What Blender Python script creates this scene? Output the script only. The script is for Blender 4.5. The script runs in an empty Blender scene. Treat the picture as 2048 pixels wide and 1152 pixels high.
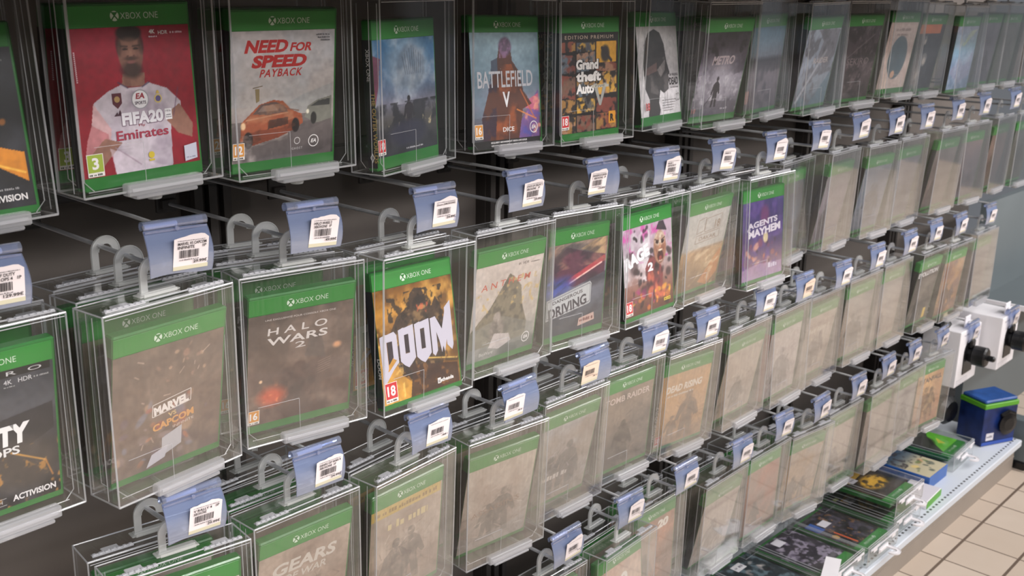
import bpy, math, random
import numpy as np
from mathutils import Matrix, Vector

SC = bpy.context.scene
COL = SC.collection
rad = math.radians

# ------------------------------------------------------------------ camera
def cam_setup():
    f, yaw, pitch, roll = 2092.7, 0.82242, -0.27441, 0.01707
    pos = Vector((-0.22924, -0.91622, 0.29611))
    cy, sy, cp, sp = math.cos(yaw), math.sin(yaw), math.cos(pitch), math.sin(pitch)
    fw = Vector((sy * cp, cy * cp, sp)); r = Vector((cy, -sy, 0)); u = r.cross(fw)
    c, s = math.cos(roll), math.sin(roll)
    r2 = c * r + s * u; u2 = -s * r + c * u
    cd = bpy.data.cameras.new('camera'); co = bpy.data.objects.new('camera', cd); COL.objects.link(co)
    m = Matrix.Identity(4)
    for i in range(3):
        m[i][0], m[i][1], m[i][2], m[i][3] = r2[i], u2[i], -fw[i], pos[i]
    co.matrix_world = m
    cd.sensor_width = 36.0; cd.lens = f / 2048 * 36.0
    cd.clip_start = 0.02; cd.clip_end = 60
    cd.dof.use_dof = True; cd.dof.focus_distance = 1.25; cd.dof.aperture_fstop = 12.0
    SC.camera = co
cam_setup()

# ------------------------------------------------------------------ world, lamps, exposure
w = bpy.data.worlds.new('world'); SC.world = w; w.use_nodes = True
w.node_tree.nodes['Background'].inputs[0].default_value = (0.80, 0.84, 0.92, 1)
w.node_tree.nodes['Background'].inputs[1].default_value = 0.27
def area(name, loc, sx, sy, power, rot=(0, 0, 0), col=(1, 0.965, 0.955)):
    d = bpy.data.lights.new(name, 'AREA'); d.shape = 'RECTANGLE'; d.size = sx; d.size_y = sy
    d.energy = power; d.color = col
    o = bpy.data.objects.new(name, d); COL.objects.link(o); o.location = loc; o.rotation_euler = rot
# fluorescent strips in the ceiling over the aisle, running along the shelf
area('ceiling_lamp', (0.4, -1.75, 1.70), 3.4, 0.16, 90)
area('ceiling_lamp', (4.2, -1.75, 1.70), 3.4, 0.16, 90)
area('ceiling_lamp', (0.2, -4.3, 1.70), 4.5, 0.30, 190, (rad(35), 0, 0))
area('ceiling_lamp', (5.2, -4.3, 1.70), 4.5, 0.30, 190, (rad(35), 0, 0))
area('ceiling_lamp', (0.2, -2.9, 1.70), 4.5, 0.20, 140, (rad(15), 0, 0))
area('ceiling_lamp', (5.2, -2.9, 1.70), 4.5, 0.20, 140, (rad(15), 0, 0))
vs = SC.view_settings
vs.view_transform = 'Standard'; vs.look = 'None'; vs.gamma = 1.0; vs.use_curve_mapping = False
vs.exposure = -0.55
SC.cycles.transparent_max_bounces = 40
SC.cycles.max_bounces = 6; SC.cycles.diffuse_bounces = 3; SC.cycles.glossy_bounces = 3
SC.cycles.transmission_bounces = 3; SC.cycles.caustics_reflective = False; SC.cycles.caustics_refractive = False

# ------------------------------------------------------------------ materials
def lin(c):
    c = np.asarray(c, dtype=np.float64) / 255.0
    return np.where(c <= 0.04045, c / 12.92, ((c + 0.055) / 1.055) ** 2.4)
def L4(c): return tuple(float(v) for v in lin(c)) + (1.0,)
def newmat(name):
    m = bpy.data.materials.new(name); m.use_nodes = True
    nt = m.node_tree; b = nt.nodes['Principled BSDF']
    return m, nt, b
def plain(name, c, rough=0.5, metal=0.0, spec=0.5, vary=0.0, scale=20.0, coat=0.0):
    m, nt, b = newmat(name)
    b.inputs['Roughness'].default_value = rough; b.inputs['Metallic'].default_value = metal
    b.inputs['Specular IOR Level'].default_value = spec; b.inputs['Coat Weight'].default_value = coat
    if vary > 0:
        tc = nt.nodes.new('ShaderNodeTexCoord'); n = nt.nodes.new('ShaderNodeTexNoise'); n.inputs['Scale'].default_value = scale
        n.inputs['Detail'].default_value = 5
        r = nt.nodes.new('ShaderNodeValToRGB'); a = L4(c)
        r.color_ramp.elements[0].position = 0.3; r.color_ramp.elements[1].position = 0.7
        r.color_ramp.elements[0].color = tuple(v * (1 - vary) for v in a[:3]) + (1,)
        r.color_ramp.elements[1].color = tuple(min(1, v * (1 + vary)) for v in a[:3]) + (1,)
        nt.links.new(tc.outputs['Object'], n.inputs['Vector']); nt.links.new(n.outputs['Fac'], r.inputs[0]); nt.links.new(r.outputs[0], b.inputs['Base Color'])
    else:
        b.inputs['Base Color'].default_value = L4(c)
    return m
def see_through(name, tint, haze, hazecol, ior=1.45, gl=1.0, rough=0.05, streak=True, trans=0.5):
    """thin clear plastic: mostly transparent, Fresnel gloss, a little haze for scuffs and painted-in reflections"""
    m = bpy.data.materials.new(name); m.use_nodes = True; nt = m.node_tree; nt.nodes.clear(); N = nt.nodes.new; K = nt.links.new
    out = N('ShaderNodeOutputMaterial'); t = N('ShaderNodeBsdfTransparent'); t.inputs[0].default_value = (*tint, 1)
    g = N('ShaderNodeBsdfGlossy'); g.inputs['Roughness'].default_value = rough; g.inputs[0].default_value = (1, 1, 1, 1)
    d = N('ShaderNodeBsdfDiffuse'); d.inputs[0].default_value = L4(hazecol)
    tr = N('ShaderNodeBsdfTranslucent'); tr.inputs[0].default_value = L4(hazecol)
    dt = N('ShaderNodeMixShader'); dt.inputs[0].default_value = trans; K(d.outputs[0], dt.inputs[1]); K(tr.outputs[0], dt.inputs[2])
    lw = N('ShaderNodeLayerWeight'); lw.inputs[0].default_value = 0.5     # Schlick reflectance, the same from both sides of the sheet
    pw = N('ShaderNodeMath'); pw.operation = 'POWER'; pw.inputs[1].default_value = 5.0; K(lw.outputs['Facing'], pw.inputs[0])
    f0 = ((ior - 1) / (ior + 1)) ** 2
    ma = N('ShaderNodeMath'); ma.operation = 'MULTIPLY_ADD'; ma.inputs[1].default_value = 1 - f0; ma.inputs[2].default_value = f0; K(pw.outputs[0], ma.inputs[0])
    mu = N('ShaderNodeMath'); mu.operation = 'MULTIPLY'; mu.use_clamp = True; mu.inputs[1].default_value = gl; K(ma.outputs[0], mu.inputs[0])
    mx = N('ShaderNodeMixShader'); mx2 = N('ShaderNodeMixShader')
    if streak:
        tc = N('ShaderNodeTexCoord'); mp = N('ShaderNodeMapping'); mp.inputs['Scale'].default_value = (260, 260, 9)
        n = N('ShaderNodeTexNoise'); n.inputs['Scale'].default_value = 1.0; n.inputs['Detail'].default_value = 3
        mr = N('ShaderNodeMapRange'); mr.inputs[1].default_value = 0.35; mr.inputs[2].default_value = 0.8
        mr.inputs[3].default_value = haze * 0.55; mr.inputs[4].default_value = haze * 1.9
        K(tc.outputs['Object'], mp.inputs[0]); K(mp.outputs[0], n.inputs['Vector']); K(n.outputs['Fac'], mr.inputs[0]); K(mr.outputs[0], mx.inputs[0])
    else:
        mx.inputs[0].default_value = haze
    K(t.outputs[0], mx.inputs[1]); K(dt.outputs[0], mx.inputs[2])
    K(mu.outputs[0], mx2.inputs[0]); K(mx.outputs[0], mx2.inputs[1]); K(g.outputs[0], mx2.inputs[2]); K(mx2.outputs[0], out.inputs[0])
    return m
def ink_material():
    m, nt, b = newmat('printed_paper')
    a = nt.nodes.new('ShaderNodeAttribute'); a.attribute_name = 'Col'
    nt.links.new(a.outputs['Color'], b.inputs['Base Color'])
    b.inputs['Roughness'].default_value = 0.40; b.inputs['Coat Weight'].default_value = 0.45; b.inputs['Coat Roughness'].default_value = 0.08
    tc = nt.nodes.new('ShaderNodeTexCoord'); n = nt.nodes.new('ShaderNodeTexNoise'); n.inputs['Scale'].default_value = 45; n.inputs['Detail'].default_value = 4; n.inputs['Distortion'].default_value = 1.2
    bp = nt.nodes.new('ShaderNodeBump'); bp.inputs['Strength'].default_value = 0.22; bp.inputs['Distance'].default_value = 0.004     # wrinkled wrapping film
    nt.links.new(tc.outputs['Object'], n.inputs['Vector']); nt.links.new(n.outputs['Fac'], bp.inputs['Height']); nt.links.new(bp.outputs[0], b.inputs['Coat Normal'])
    return m
INK = ink_material()
CLEAR = [see_through('clear_acrylic', (.99, .992, .99), .010, (225, 222, 218), gl=.8),
         see_through('worn_reflection_acrylic', (.98, .982, .98), .030, (222, 216, 208), gl=1.7),  # beige haze is part wear, part floor reflection painted in
         see_through('scuffed_reflection_acrylic', (.97, .97, .965), .066, (226, 214, 203), gl=2.2)]  # scuffs plus a stronger painted wash of the reflected floor
RIM = see_through('acrylic_edge_highlight', (.95, .96, .96), .42, (246, 246, 250), gl=2.5, rough=.15, streak=False)  # whitish haze paints in the light that clear edges refract
MILKY = see_through('milky_plastic', (.93, .94, .94), .52, (246, 246, 244), gl=1.3, rough=.2, streak=False)
HINGE = see_through('hinge_plastic', (.96, .96, .96), .78, (240, 240, 244), gl=2.4, rough=.1, streak=False)
LATCH = see_through('latch_plastic', (.95, .95, .955), .38, (240, 240, 244), gl=1.3, rough=.2, streak=False)
BLUE = see_through('blue_tag_plastic', (.78, .84, .96), .50, (176, 190, 224), gl=1.2, rough=.1, streak=False)
def tag_fade():
    nt = BLUE.node_tree; N = nt.nodes.new; K = nt.links.new
    tc = N('ShaderNodeTexCoord'); sp = N('ShaderNodeSeparateXYZ'); K(tc.outputs['Object'], sp.inputs[0])
    mr = N('ShaderNodeMapRange'); mr.inputs[1].default_value = -.040; mr.inputs[2].default_value = -.016; K(sp.outputs[2], mr.inputs[0])
    for n in list(nt.nodes):
        if n.bl_idname in ('ShaderNodeBsdfTransparent', 'ShaderNodeBsdfDiffuse', 'ShaderNodeBsdfTranslucent'):
            c = n.inputs[0].default_value[:]; lo = (.93, .93, .95, 1) if 'Transparent' in n.bl_idname else L4((200, 206, 226))
            m = N('ShaderNodeMix'); m.data_type = 'RGBA'; m.inputs[6].default_value = lo; m.inputs[7].default_value = c; K(mr.outputs[0], m.inputs[0]); K(m.outputs[2], n.inputs[0])
tag_fade()
TAGROLL = see_through('blue_tag_roll', (.74, .80, .95), .24, (216, 222, 240), gl=3.0, rough=.08, streak=False)
GREEN = plain('green_case_plastic', (40, 108, 46), 0.3, vary=.06, scale=30, coat=.3)
BAND = plain('green_header_paper', (46, 126, 50), 0.4, vary=.06, scale=14, coat=.3)
WIRE = plain('zinc_wire', (206, 206, 208), 0.3, metal=.35, vary=.08, scale=60)
RAILM = plain('dark_rail_metal', (58, 53, 50), 0.5, vary=.12, scale=15)
BACKM = plain('dark_back_panel', (98, 91, 86), 0.7, vary=.10, scale=6)
BLACKP = plain('black_plastic', (14, 14, 16), 0.35, vary=.1)
WHITEB = plain('white_card', (236, 233, 236), 0.5, vary=.02)
GREYM = plain('grey_blue_metal', (100, 108, 111), 0.45, vary=.05, scale=5)
PALEM = plain('pale_shelf_metal', (214, 219, 226), 0.4, vary=.03, scale=8)
KICKM = plain('greige_kick_metal', (150, 140, 130), 0.45, vary=.05, scale=8)
BLUEC = plain('blue_card', (18, 40, 94), 0.4, vary=.5, scale=26)
BLUEL = plain('bright_blue_card', (44, 84, 150), 0.4, vary=.25, scale=30)
LIME = plain('lime_card', (92, 164, 46), 0.4, vary=.05)
DARKG = plain('dark_product_row', (44, 40, 38), 0.8, vary=.5, scale=5)

# ------------------------------------------------------------------ mesh helpers
class MB:
    def __init__(s): s.v = []; s.f = []; s.m = []; s.c = []
    def add(s, vs, fs, mi=0, col=None):
        b = len(s.v); s.v += [tuple(p) for p in vs]; s.f += [tuple(b + i for i in f) for f in fs]; s.m += [mi] * len(fs)
        s.c += [col if col is not None else (255, 255, 255)] * len(vs)
    def box(s, x0, x1, y0, y1, z0, z1, mi=0, col=None, ch=0.0):
        if ch <= 0:
            s.add([(x0,y0,z0),(x1,y0,z0),(x1,y1,z0),(x0,y1,z0),(x0,y0,z1),(x1,y0,z1),(x1,y1,z1),(x0,y1,z1)],
                  [(0,3,2,1),(4,5,6,7),(0,1,5,4),(1,2,6,5),(2,3,7,6),(3,0,4,7)], mi, col)
        else:
            c = ch; r = []
            for z, i in ((z0, c), (z0 + c, 0), (z1 - c, 0), (z1, c)):
                X0, X1, Y0, Y1 = x0 + i, x1 - i, y0 + i, y1 - i
                k = c if i == 0 else c * .6
                r.append([(X0+k,Y0,z),(X1-k,Y0,z),(X1,Y0+k,z),(X1,Y1-k,z),(X1-k,Y1,z),(X0+k,Y1,z),(X0,Y1-k,z),(X0,Y0+k,z)])
            vs = [p for q in r for p in q]; fs = [tuple(range(7, -1, -1)), tuple(range(24, 32))]
            for a in range(3):
                for i in range(8):
                    j = (i + 1) % 8; fs.append((a*8+i, a*8+j, a*8+8+j, a*8+8+i))
            s.add(vs, fs, mi, col)
    def tube(s, pts, r, n=8, mi=0, col=None, cap=True):
        P = [Vector(p) for p in pts]; vs = []; fs = []; up = None
        for i, p in enumerate(P):
            d = (P[min(i+1, len(P)-1)] - P[max(i-1, 0)]).normalized()
            if up is None:
                up = Vector((0, 0, 1)) if abs(d.z) < .9 else Vector((1, 0, 0))
            a = d.cross(up).normalized(); up = a.cross(d).normalized()
            rr = r[i] if isinstance(r, (list, tuple)) else r
            vs += [p + (a * math.cos(2*math.pi*k/n) + up * math.sin(2*math.pi*k/n)) * rr for k in range(n)]
        for i in range(len(P)-1):
            for k in range(n):
                q = (k + 1) % n; fs.append((i*n+k, i*n+q, (i+1)*n+q, (i+1)*n+k))
        if cap: fs += [tuple(range(n-1, -1, -1)), tuple(range((len(P)-1)*n, len(P)*n))]
        s.add(vs, fs, mi, col)
    def prism_xz(s, outline, y0, y1, mi=0, col=None):
        n = len(outline); vs = [(x, y0, z) for x, z in outline] + [(x, y1, z) for x, z in outline]
        fs = [tuple(range(n)), tuple(range(2*n-1, n-1, -1))] + [(i, i+n, (i+1) % n + n, (i+1) % n) for i in range(n)]
        s.add(vs, fs, mi, col)
    def lathe(s, prof, n=16, ax='z', at=(0, 0, 0), mi=0, col=None):
        vs = []; fs = []
        for r, h in prof:
            for k in range(n):
                a = 2*math.pi*k/n; p = (r*math.cos(a), r*math.sin(a), h)
                if ax == 'y': p = (p[0], p[2], p[1])
                if ax == 'x': p = (p[2], p[0], p[1])
                vs.append((p[0]+at[0], p[1]+at[1], p[2]+at[2]))
        for i in range(len(prof)-1):
            for k in range(n):
                q = (k+1) % n; fs.append((i*n+k, i*n+q, (i+1)*n+q, (i+1)*n+k))
        fs += [tuple(range(n-1, -1, -1)), tuple(range((len(prof)-1)*n, len(prof)*n))]
        s.add(vs, fs, mi, col)
    def mesh(s, name, mats, color=False):
        me = bpy.data.meshes.new(name); me.from_pydata(s.v, [], s.f); me.update()
        for m in (mats if isinstance(mats, (list, tuple)) else [mats]): me.materials.append(m)
        if any(s.m): me.polygons.foreach_set('material_index', s.m)
        if color:
            at = me.color_attributes.new('Col', 'FLOAT_COLOR', 'POINT')
            a = np.ones((len(s.v), 4), np.float32); a[:, :3] = lin(np.array(s.c)); at.data.foreach_set('color', a.ravel())
        return me
def link(name, me, parent=None, mat=None):
    o = bpy.data.objects.new(name, me); COL.objects.link(o)
    if parent is not None: o.parent = parent
    if mat is not None:
        o.material_slots[0].link = 'OBJECT'; o.material_slots[0].material = mat
    return o
def tag(o, label, cat, group=None):
    o['label'] = label; o['category'] = cat
    if group: o['group'] = group
    return o
def empty(name, M):
    o = bpy.data.objects.new(name, None); COL.objects.link(o); o.empty_display_size = .02; o.matrix_world = M
    return o
def struct(name, me):
    o = link(name, me); o['kind'] = 'structure'; return o
def RT(yaw, lean, roll):
    return Matrix.Rotation(rad(yaw), 4, 'Z') @ Matrix.Rotation(rad(lean), 4, 'X') @ Matrix.Rotation(rad(roll), 4, 'Y')

# ------------------------------------------------------------------ printed lettering
_tc = {}
def text_geo(s, off=0.0, sp=1.0):
    k = (s, off, sp)
    if k not in _tc:
        cu = bpy.data.curves.new('t', 'FONT'); cu.body = s; cu.offset = off; cu.space_character = sp; cu.resolution_u = 3
        cu.fill_mode = 'FRONT'
        o = bpy.data.objects.new('t', cu); me = bpy.data.meshes.new_from_object(o)
        v = np.zeros(len(me.vertices) * 3); me.vertices.foreach_get('co', v); v = v.reshape(-1, 3)[:, :2]
        f = [tuple(p.vertices) for p in me.polygons]
        bpy.data.objects.remove(o); bpy.data.curves.remove(cu); bpy.data.meshes.remove(me)
        if len(v): v = v - v.min(0)
        _tc[k] = (v, f)
    return _tc[k]
class Ink(MB):
    """flat print in millimetres on the front (x right, z up); later layers sit a hair further out"""
    def __init__(s, y=0.0): super().__init__(); s.y = y; s.n = 0
    def pl(s, pts, col, fs=None):
        s.n += 1; y = s.y - 0.00002 * (s.n + 1)
        vs = [(p[0] * .001, y, p[1] * .001) for p in pts]
        s.add(vs, fs or [tuple(range(len(pts)))], 0, col)
    def rect(s, x0, z0, x1, z1, col): s.pl([(x0,z0),(x1,z0),(x1,z1),(x0,z1)], col)
    def disc(s, x, z, r, col, n=24, ry=None):
        s.pl([(x + r*math.cos(2*math.pi*i/n), z + (ry or r)*math.sin(2*math.pi*i/n)) for i in range(n)], col)
    def ring(s, x, z, r, t, col, n=28):
        p = [(x + q*math.cos(2*math.pi*i/n), z + q*math.sin(2*math.pi*i/n)) for q in (r, r-t) for i in range(n)]
        s.pl(p, col, [(i, (i+1) % n, n+(i+1) % n, n+i) for i in range(n)])
    def line(s, a, b, w, col):
        d = Vector((b[0]-a[0], b[1]-a[1])).normalized(); n = Vector((-d.y, d.x)) * w / 2
        s.pl([(a[0]-n.x,a[1]-n.y),(b[0]-n.x,b[1]-n.y),(b[0]+n.x,b[1]+n.y),(a[0]+n.x,a[1]+n.y)], col)
    def text(s, t, x, z, h, col, w=None, al='c', shear=0.0, off=0.0, rot=0.0, sp=1.0):
        v, f = text_geo(t, off, sp)
        if not len(v): return
        W, H = v.max(0); k = h / H; kx = (w / W) if w else k
        p = v * (kx, k); p[:, 0] += p[:, 1] * shear
        ww = W * kx; p[:, 0] -= {'c': ww / 2, 'l': 0, 'r': ww}[al]; p[:, 1] -= 0
        if rot:
            c, q = math.cos(rad(rot)), math.sin(rad(rot)); p = np.stack([p[:,0]*c - p[:,1]*q, p[:,0]*q + p[:,1]*c], 1)
        s.pl([(a + x, b + z) for a, b in p], col, f)
    def scribble(s, x0, z, x1, h, col, seed=0):
        r = random.Random(seed); x = x0
        while x < x1:
            q = h * r.uniform(.4, .9); s.rect(x, z, min(x1, x + q), z + h * r.uniform(.6, 1), col); x += q + h * r.choice((.18, .2, .7))

# ------------------------------------------------------------------ cover pictures (print), painted as colour on a fine grid
def vnoise(x, y, seed):
    r = np.random.RandomState(seed); T = r.rand(64, 64)
    xi = np.floor(x).astype(int); yi = np.floor(y).astype(int); fx = x - xi; fy = y - yi
    fx = fx*fx*(3-2*fx); fy = fy*fy*(3-2*fy); a = xi & 63; b = yi & 63; a1 = (a+1) & 63; b1 = (b+1) & 63
    return T[a,b]*(1-fx)*(1-fy) + T[a1,b]*fx*(1-fy) + T[a,b1]*(1-fx)*fy + T[a1,b1]*fx*fy
class Art:
    def __init__(s, W=128, H=140, q=1.0):
        s.nx = int(W * q) + 1; s.nz = int(H * q) + 1; s.W = W; s.H = H
        s.X, s.Z = np.meshgrid(np.linspace(0, W, s.nx), np.linspace(0, H, s.nz)); s.C = np.zeros((s.nz, s.nx, 3)); s.k = 7
    def mix(s, m, c): m = np.clip(m, 0, 1)[..., None]; s.C = s.C * (1 - m) + np.array(c, float) * m
    def grad(s, stops):
        zs = [p[0] * s.H for p in stops]
        for i in range(3): s.C[..., i] = np.interp(s.Z, zs, [p[1][i] for p in stops])
    def fbm(s, sc, oct=4, ax=1.0, rot=0.0):
        s.k += 13; n = 0; a = .5; f = 1.0 / sc; c, q = math.cos(rad(rot)), math.sin(rad(rot))
        X = s.X * c + s.Z * q; Z = -s.X * q + s.Z * c
        for i in range(oct): n = n + a * vnoise(X * f * ax + 11.3 * i, Z * f + 5.7 * i, s.k + i); a *= .5; f *= 2.03
        return n / (1 - .5 ** oct)
    def cloud(s, sc, c, lo=.45, hi=.65, amt=1.0, ax=1.0, rot=0.0, mask=1.0): s.mix(np.clip((s.fbm(sc, 4, ax, rot) - lo) / (hi - lo), 0, 1) * amt * mask, c)
    def ell(s, x, z, rx, rz, c, soft=.12, amt=1.0, rot=0.0):
        a, b = math.cos(rad(rot)), math.sin(rad(rot)); u = (s.X-x)*a + (s.Z-z)*b; v = -(s.X-x)*b + (s.Z-z)*a
        s.mix(np.clip((1 - np.sqrt((u/rx)**2 + (v/rz)**2)) / soft + .5, 0, 1) * amt, c)
    def pm(s, pts):
        X = s.X; Z = s.Z; ins = np.zeros(X.shape, bool); n = len(pts)
        for i in range(n):
            x1, z1 = pts[i]; x2, z2 = pts[(i+1) % n]
            if z1 == z2: continue
            c = ((z1 > Z) != (z2 > Z)) & (X < (x2-x1)*(Z-z1)/(z2-z1) + x1); ins ^= c
        return ins.astype(float)
    def poly(s, pts, c, amt=1.0): s.mix(s.pm(pts) * amt, c)
    def line(s, a, b, w, c, amt=1.0):
        dx, dz = b[0]-a[0], b[1]-a[1]; L = dx*dx + dz*dz
        t = np.clip(((s.X-a[0])*dx + (s.Z-a[1])*dz) / L, 0, 1); d = np.hypot(s.X-a[0]-t*dx, s.Z-a[1]-t*dz)
        s.mix(np.clip(w/2 - d + .5, 0, 1) * amt, c)
    def blobs(s, n, cols, r0, r1, reg, seed, amt=.9):
        r = random.Random(seed)
        for i in range(n):
            q = r.uniform(r0, r1); s.ell(r.uniform(reg[0], reg[2]), r.uniform(reg[1], reg[3]), q*r.uniform(.4, 1), q*r.uniform(.6, 1.3), r.choice(cols), .6, amt*r.uniform(.5, 1), r.uniform(0, 180))
    def figure(s, x, z, h, c, w=1.0, amt=1.0):
        P = [(-.17,0),(-.05,0),(-.01,.38),(.06,.0),(.18,0),(.12,.45),(.14,.52),(.22,.40),(.27,.45),(.17,.74),(.07,.83),(-.08,.83),(-.19,.74),(-.28,.42),(-.20,.42),(-.13,.56),(-.13,.42)]
        s.poly([(x + a*h*w, z + b*h) for a, b in P], c, amt); s.ell(x, z + .92*h, .065*h*w + .3, .085*h, c, .15, amt)
    def grain(s, amt=.22):
        s.C = s.C * (1 - amt / 2 + amt * s.fbm(5, 4))[..., None] * (1 - .05 + .10 * s.fbm(38, 2))[..., None]
    def soft(s, n, cols, r0, r1, seed, amt=.5):
        r = random.Random(seed)
        for i in range(n):
            q = r.uniform(r0, r1); s.mix(np.exp(-(((s.X - r.uniform(0, s.W)) / q) ** 2 + ((s.Z - r.uniform(0, s.H)) / (q * r.uniform(.5, 1.6))) ** 2)) * amt, r.choice(cols))
    def mesh(s, name, x0, z0, y):
        n = s.nx * s.nz; v = np.zeros((n, 3), np.float32)
        v[:, 0] = (x0 + s.X.ravel()) * .001; v[:, 1] = y; v[:, 2] = (z0 + s.Z.ravel()) * .001
        i = np.arange(n).reshape(s.nz, s.nx); q = np.stack([i[:-1,:-1], i[:-1,1:], i[1:,1:], i[1:,:-1]], -1).reshape(-1, 4)
        me = bpy.data.meshes.new(name); me.vertices.add(n); me.vertices.foreach_set('co', v.ravel())
        me.loops.add(q.size); me.loops.foreach_set('vertex_index', q.ravel().astype(np.int32))
        me.polygons.add(len(q)); me.polygons.foreach_set('loop_start', np.arange(0, q.size, 4, dtype=np.int32))
        me.update(calc_edges=True)
        at = me.color_attributes.new('Col', 'FLOAT_COLOR', 'POINT'); a = np.ones((n, 4), np.float32); a[:, :3] = lin(np.clip(s.C, 0, 255)).reshape(-1, 3)
        at.data.foreach_set('color', a.ravel()); me.materials.append(INK); return me
WHT = (226, 222, 222); BLK = (18, 17, 18)
def badge(k, n, x=2, z=3, s=1.0):
    c = {'18': (196, 40, 48), '16': (206, 140, 60), '12': (206, 140, 60), '3': (150, 168, 60), '6': (150, 130, 120), '7': (150, 168, 60)}[n]
    k.rect(x, z, x+15*s, z+19*s, (225, 220, 215)); k.rect(x+.6, z+3.6*s, x+15*s-.6, z+19*s-.6, c)
    k.text(n, x+7.5*s, z+6*s, 10*s, WHT, w=(10 if len(n) > 1 else 6)*s, off=.03); k.scribble(x+1.2, z+.8*s, x+14*s, 1.8*s, (60, 60, 60), 3)
def ea(k, x, z, r=6.5, txt=None):
    k.ring(x, z, r, r*.14, WHT); k.text('EA', x, z-r*.3, r*.62, WHT, w=r*1.05, shear=.25, off=.03)

COVERS = {}
def cover(fn): COVERS[fn.__name__] = fn; return fn
@cover
def orange_dark(a, k):
    a.grad([(0, (24,22,24)), (.5, (14,14,18)), (1, (26,27,32))]); a.cloud(30, (58,60,70), .5, .8, .6); a.blobs(10, [(90,80,78),(60,56,60)], 3, 10, (70,70,110,125), 3)
    a.poly([(92,44),(112,32),(128,22),(128,48),(108,54)], (206,128,30)); a.line((95,42),(126,30),2,(240,180,70)); a.blobs(5, [(180,110,40)], 1, 4, (95,60,120,80), 5)
    k.scribble(60, 16, 118, 2, (150,148,150), 4); k.text('ACTIVISION', 124, 6, 6, WHT, w=42, al='r', off=.03); k.scribble(95, 128, 122, 2, (120,120,120), 9)
@cover
def red_player(a, k):
    a.grad([(0,(128,16,34)),(.6,(142,18,38)),(1,(160,34,60))]); a.cloud(50,(120,10,26),.4,.8,.6)
    skin=(138,98,84)
    a.poly([(52,96),(50,84),(75,82),(76,96)],skin); a.ell(63,116,13.5,22,skin,.1); a.ell(63,134,13.4,8,(40,30,28),.25); a.ell(51,122,3,9,(52,38,34),.5,.7); a.ell(75,122,3,9,(52,38,34),.5,.7); a.ell(63,99,11.5,8,(58,42,38),.5,.9); a.ell(63,110,8,2,(66,46,42),.6,.8); a.ell(63,106.5,4.5,1.6,(136,84,80),.5,.9)
    a.ell(54,112,4,10,(112,76,66),.8,.5); a.ell(72,112,4,10,(112,76,66),.8,.5); a.ell(63,126,9,4,(156,114,98),.9,.5); a.line((53,122),(60,121.4),1.4,(58,42,38),.9); a.line((66,121.4),(73,122),1.4,(58,42,38),.9); a.ell(60,112,1.6,1.2,(96,64,56),.5); a.ell(66,112,1.6,1.2,(96,64,56),.5); a.poly([(52,92),(54,84),(60,80),(60,92)],(112,76,66),.5)
    a.ell(57.5,119,3,1.1,(50,36,32),.4); a.ell(69,119,3,1.1,(50,36,32),.4); a.poly([(62,120),(64,120),(65.6,111.5),(60.6,111.5)],(154,112,96),.6)
    shirt=(188,178,188); a.poly([(50,86),(34,80),(18,70),(14,50),(30,40),(34,0),(98,0),(100,44),(112,40),(114,64),(100,78),(78,86),(72,82),(56,82)],shirt)
    a.cloud(22,(150,136,152),.45,.75,.6,mask=a.pm([(34,80),(18,70),(30,40),(34,0),(98,0),(100,44),(112,64),(100,78)])); a.poly([(18,70),(14,50),(8,36),(4,20),(18,12),(30,22),(34,44)],(196,150,150),.75); a.poly([(26,36),(10,22),(20,8),(44,30)],skin)
    a.poly([(98,54),(112,62),(126,40),(124,26),(108,32),(96,46)],skin); a.poly([(34,0),(30,26),(60,12),(92,0)],(200,186,198),.6)
    a.line((36,26),(62,6),1,(150,130,145)); a.line((112,78),(104,50),1,(90,60,90),.7); a.line((46,88),(56,82),1,(60,50,80)); a.line((80,86),(72,82),1,(60,50,80))
    k.disc(68,70,9.6,(150,150,156)); k.disc(68,70,8.6,(226,224,228)); k.text('EA',68,70.5,5.6,(150,22,44),w=10,shear=.2,off=.04); k.text('SPORTS',68,65,3.2,(60,40,60),w=12.5,off=.03)
    k.pl([(38,78),(48,78),(48,68),(43,63),(38,68)],(84,26,40)); k.disc(43,72,3,(170,140,90)); k.disc(88,69,4.4,(200,180,110)); k.disc(88,69,3,(90,80,130)); k.pl([(86,74),(90,74),(89,77),(87,77)],(200,170,80))
    k.pl([(38,56),(42,60),(43,56)],(60,30,44)); k.pl([(42,56),(45,62),(47,56)],(60,30,44))
    k.text('FIFA20',45.4,45.2,12.9,(120,96,116),w=47.5,al='l',off=.09); k.text('FIFA20',46,46,12.5,(222,220,226),w=46,al='l',off=.05); k.rect(94,47,102,58,(230,228,232)); k.text('FIFA',98,54.5,2.2,(40,40,60),w=6); k.scribble(95,49,101,1.2,(120,120,130),2); k.scribble(95,51.2,101,1.2,(120,120,130),4)
    k.text('Emirates',67,32,9.5,(150,40,64),w=58,off=.02); k.text('Fly',67,43,3,(150,40,64),w=7)
    k.disc(74,14,3.4,(200,176,50)); k.rect(71,8,77,10,(200,176,50)); badge(k,'3',4,1,1.15)
    k.text('4K',88,132.5,4,WHT,off=.03); k.scribble(84,129,93,1.4,(210,190,200),2); k.text('HDR',100,131.5,3.6,WHT); k.scribble(108,132,122,2,(215,180,190),5)
    k.pl([(112,2),(127,4),(127,20),(112,18)],(190,190,205)); k.scribble(114,5,125,1.6,(140,140,160),3)
    for q in range(16): k.rect(3,118-q*1.8,4.4,119-q*1.8,(220,190,200))
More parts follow.
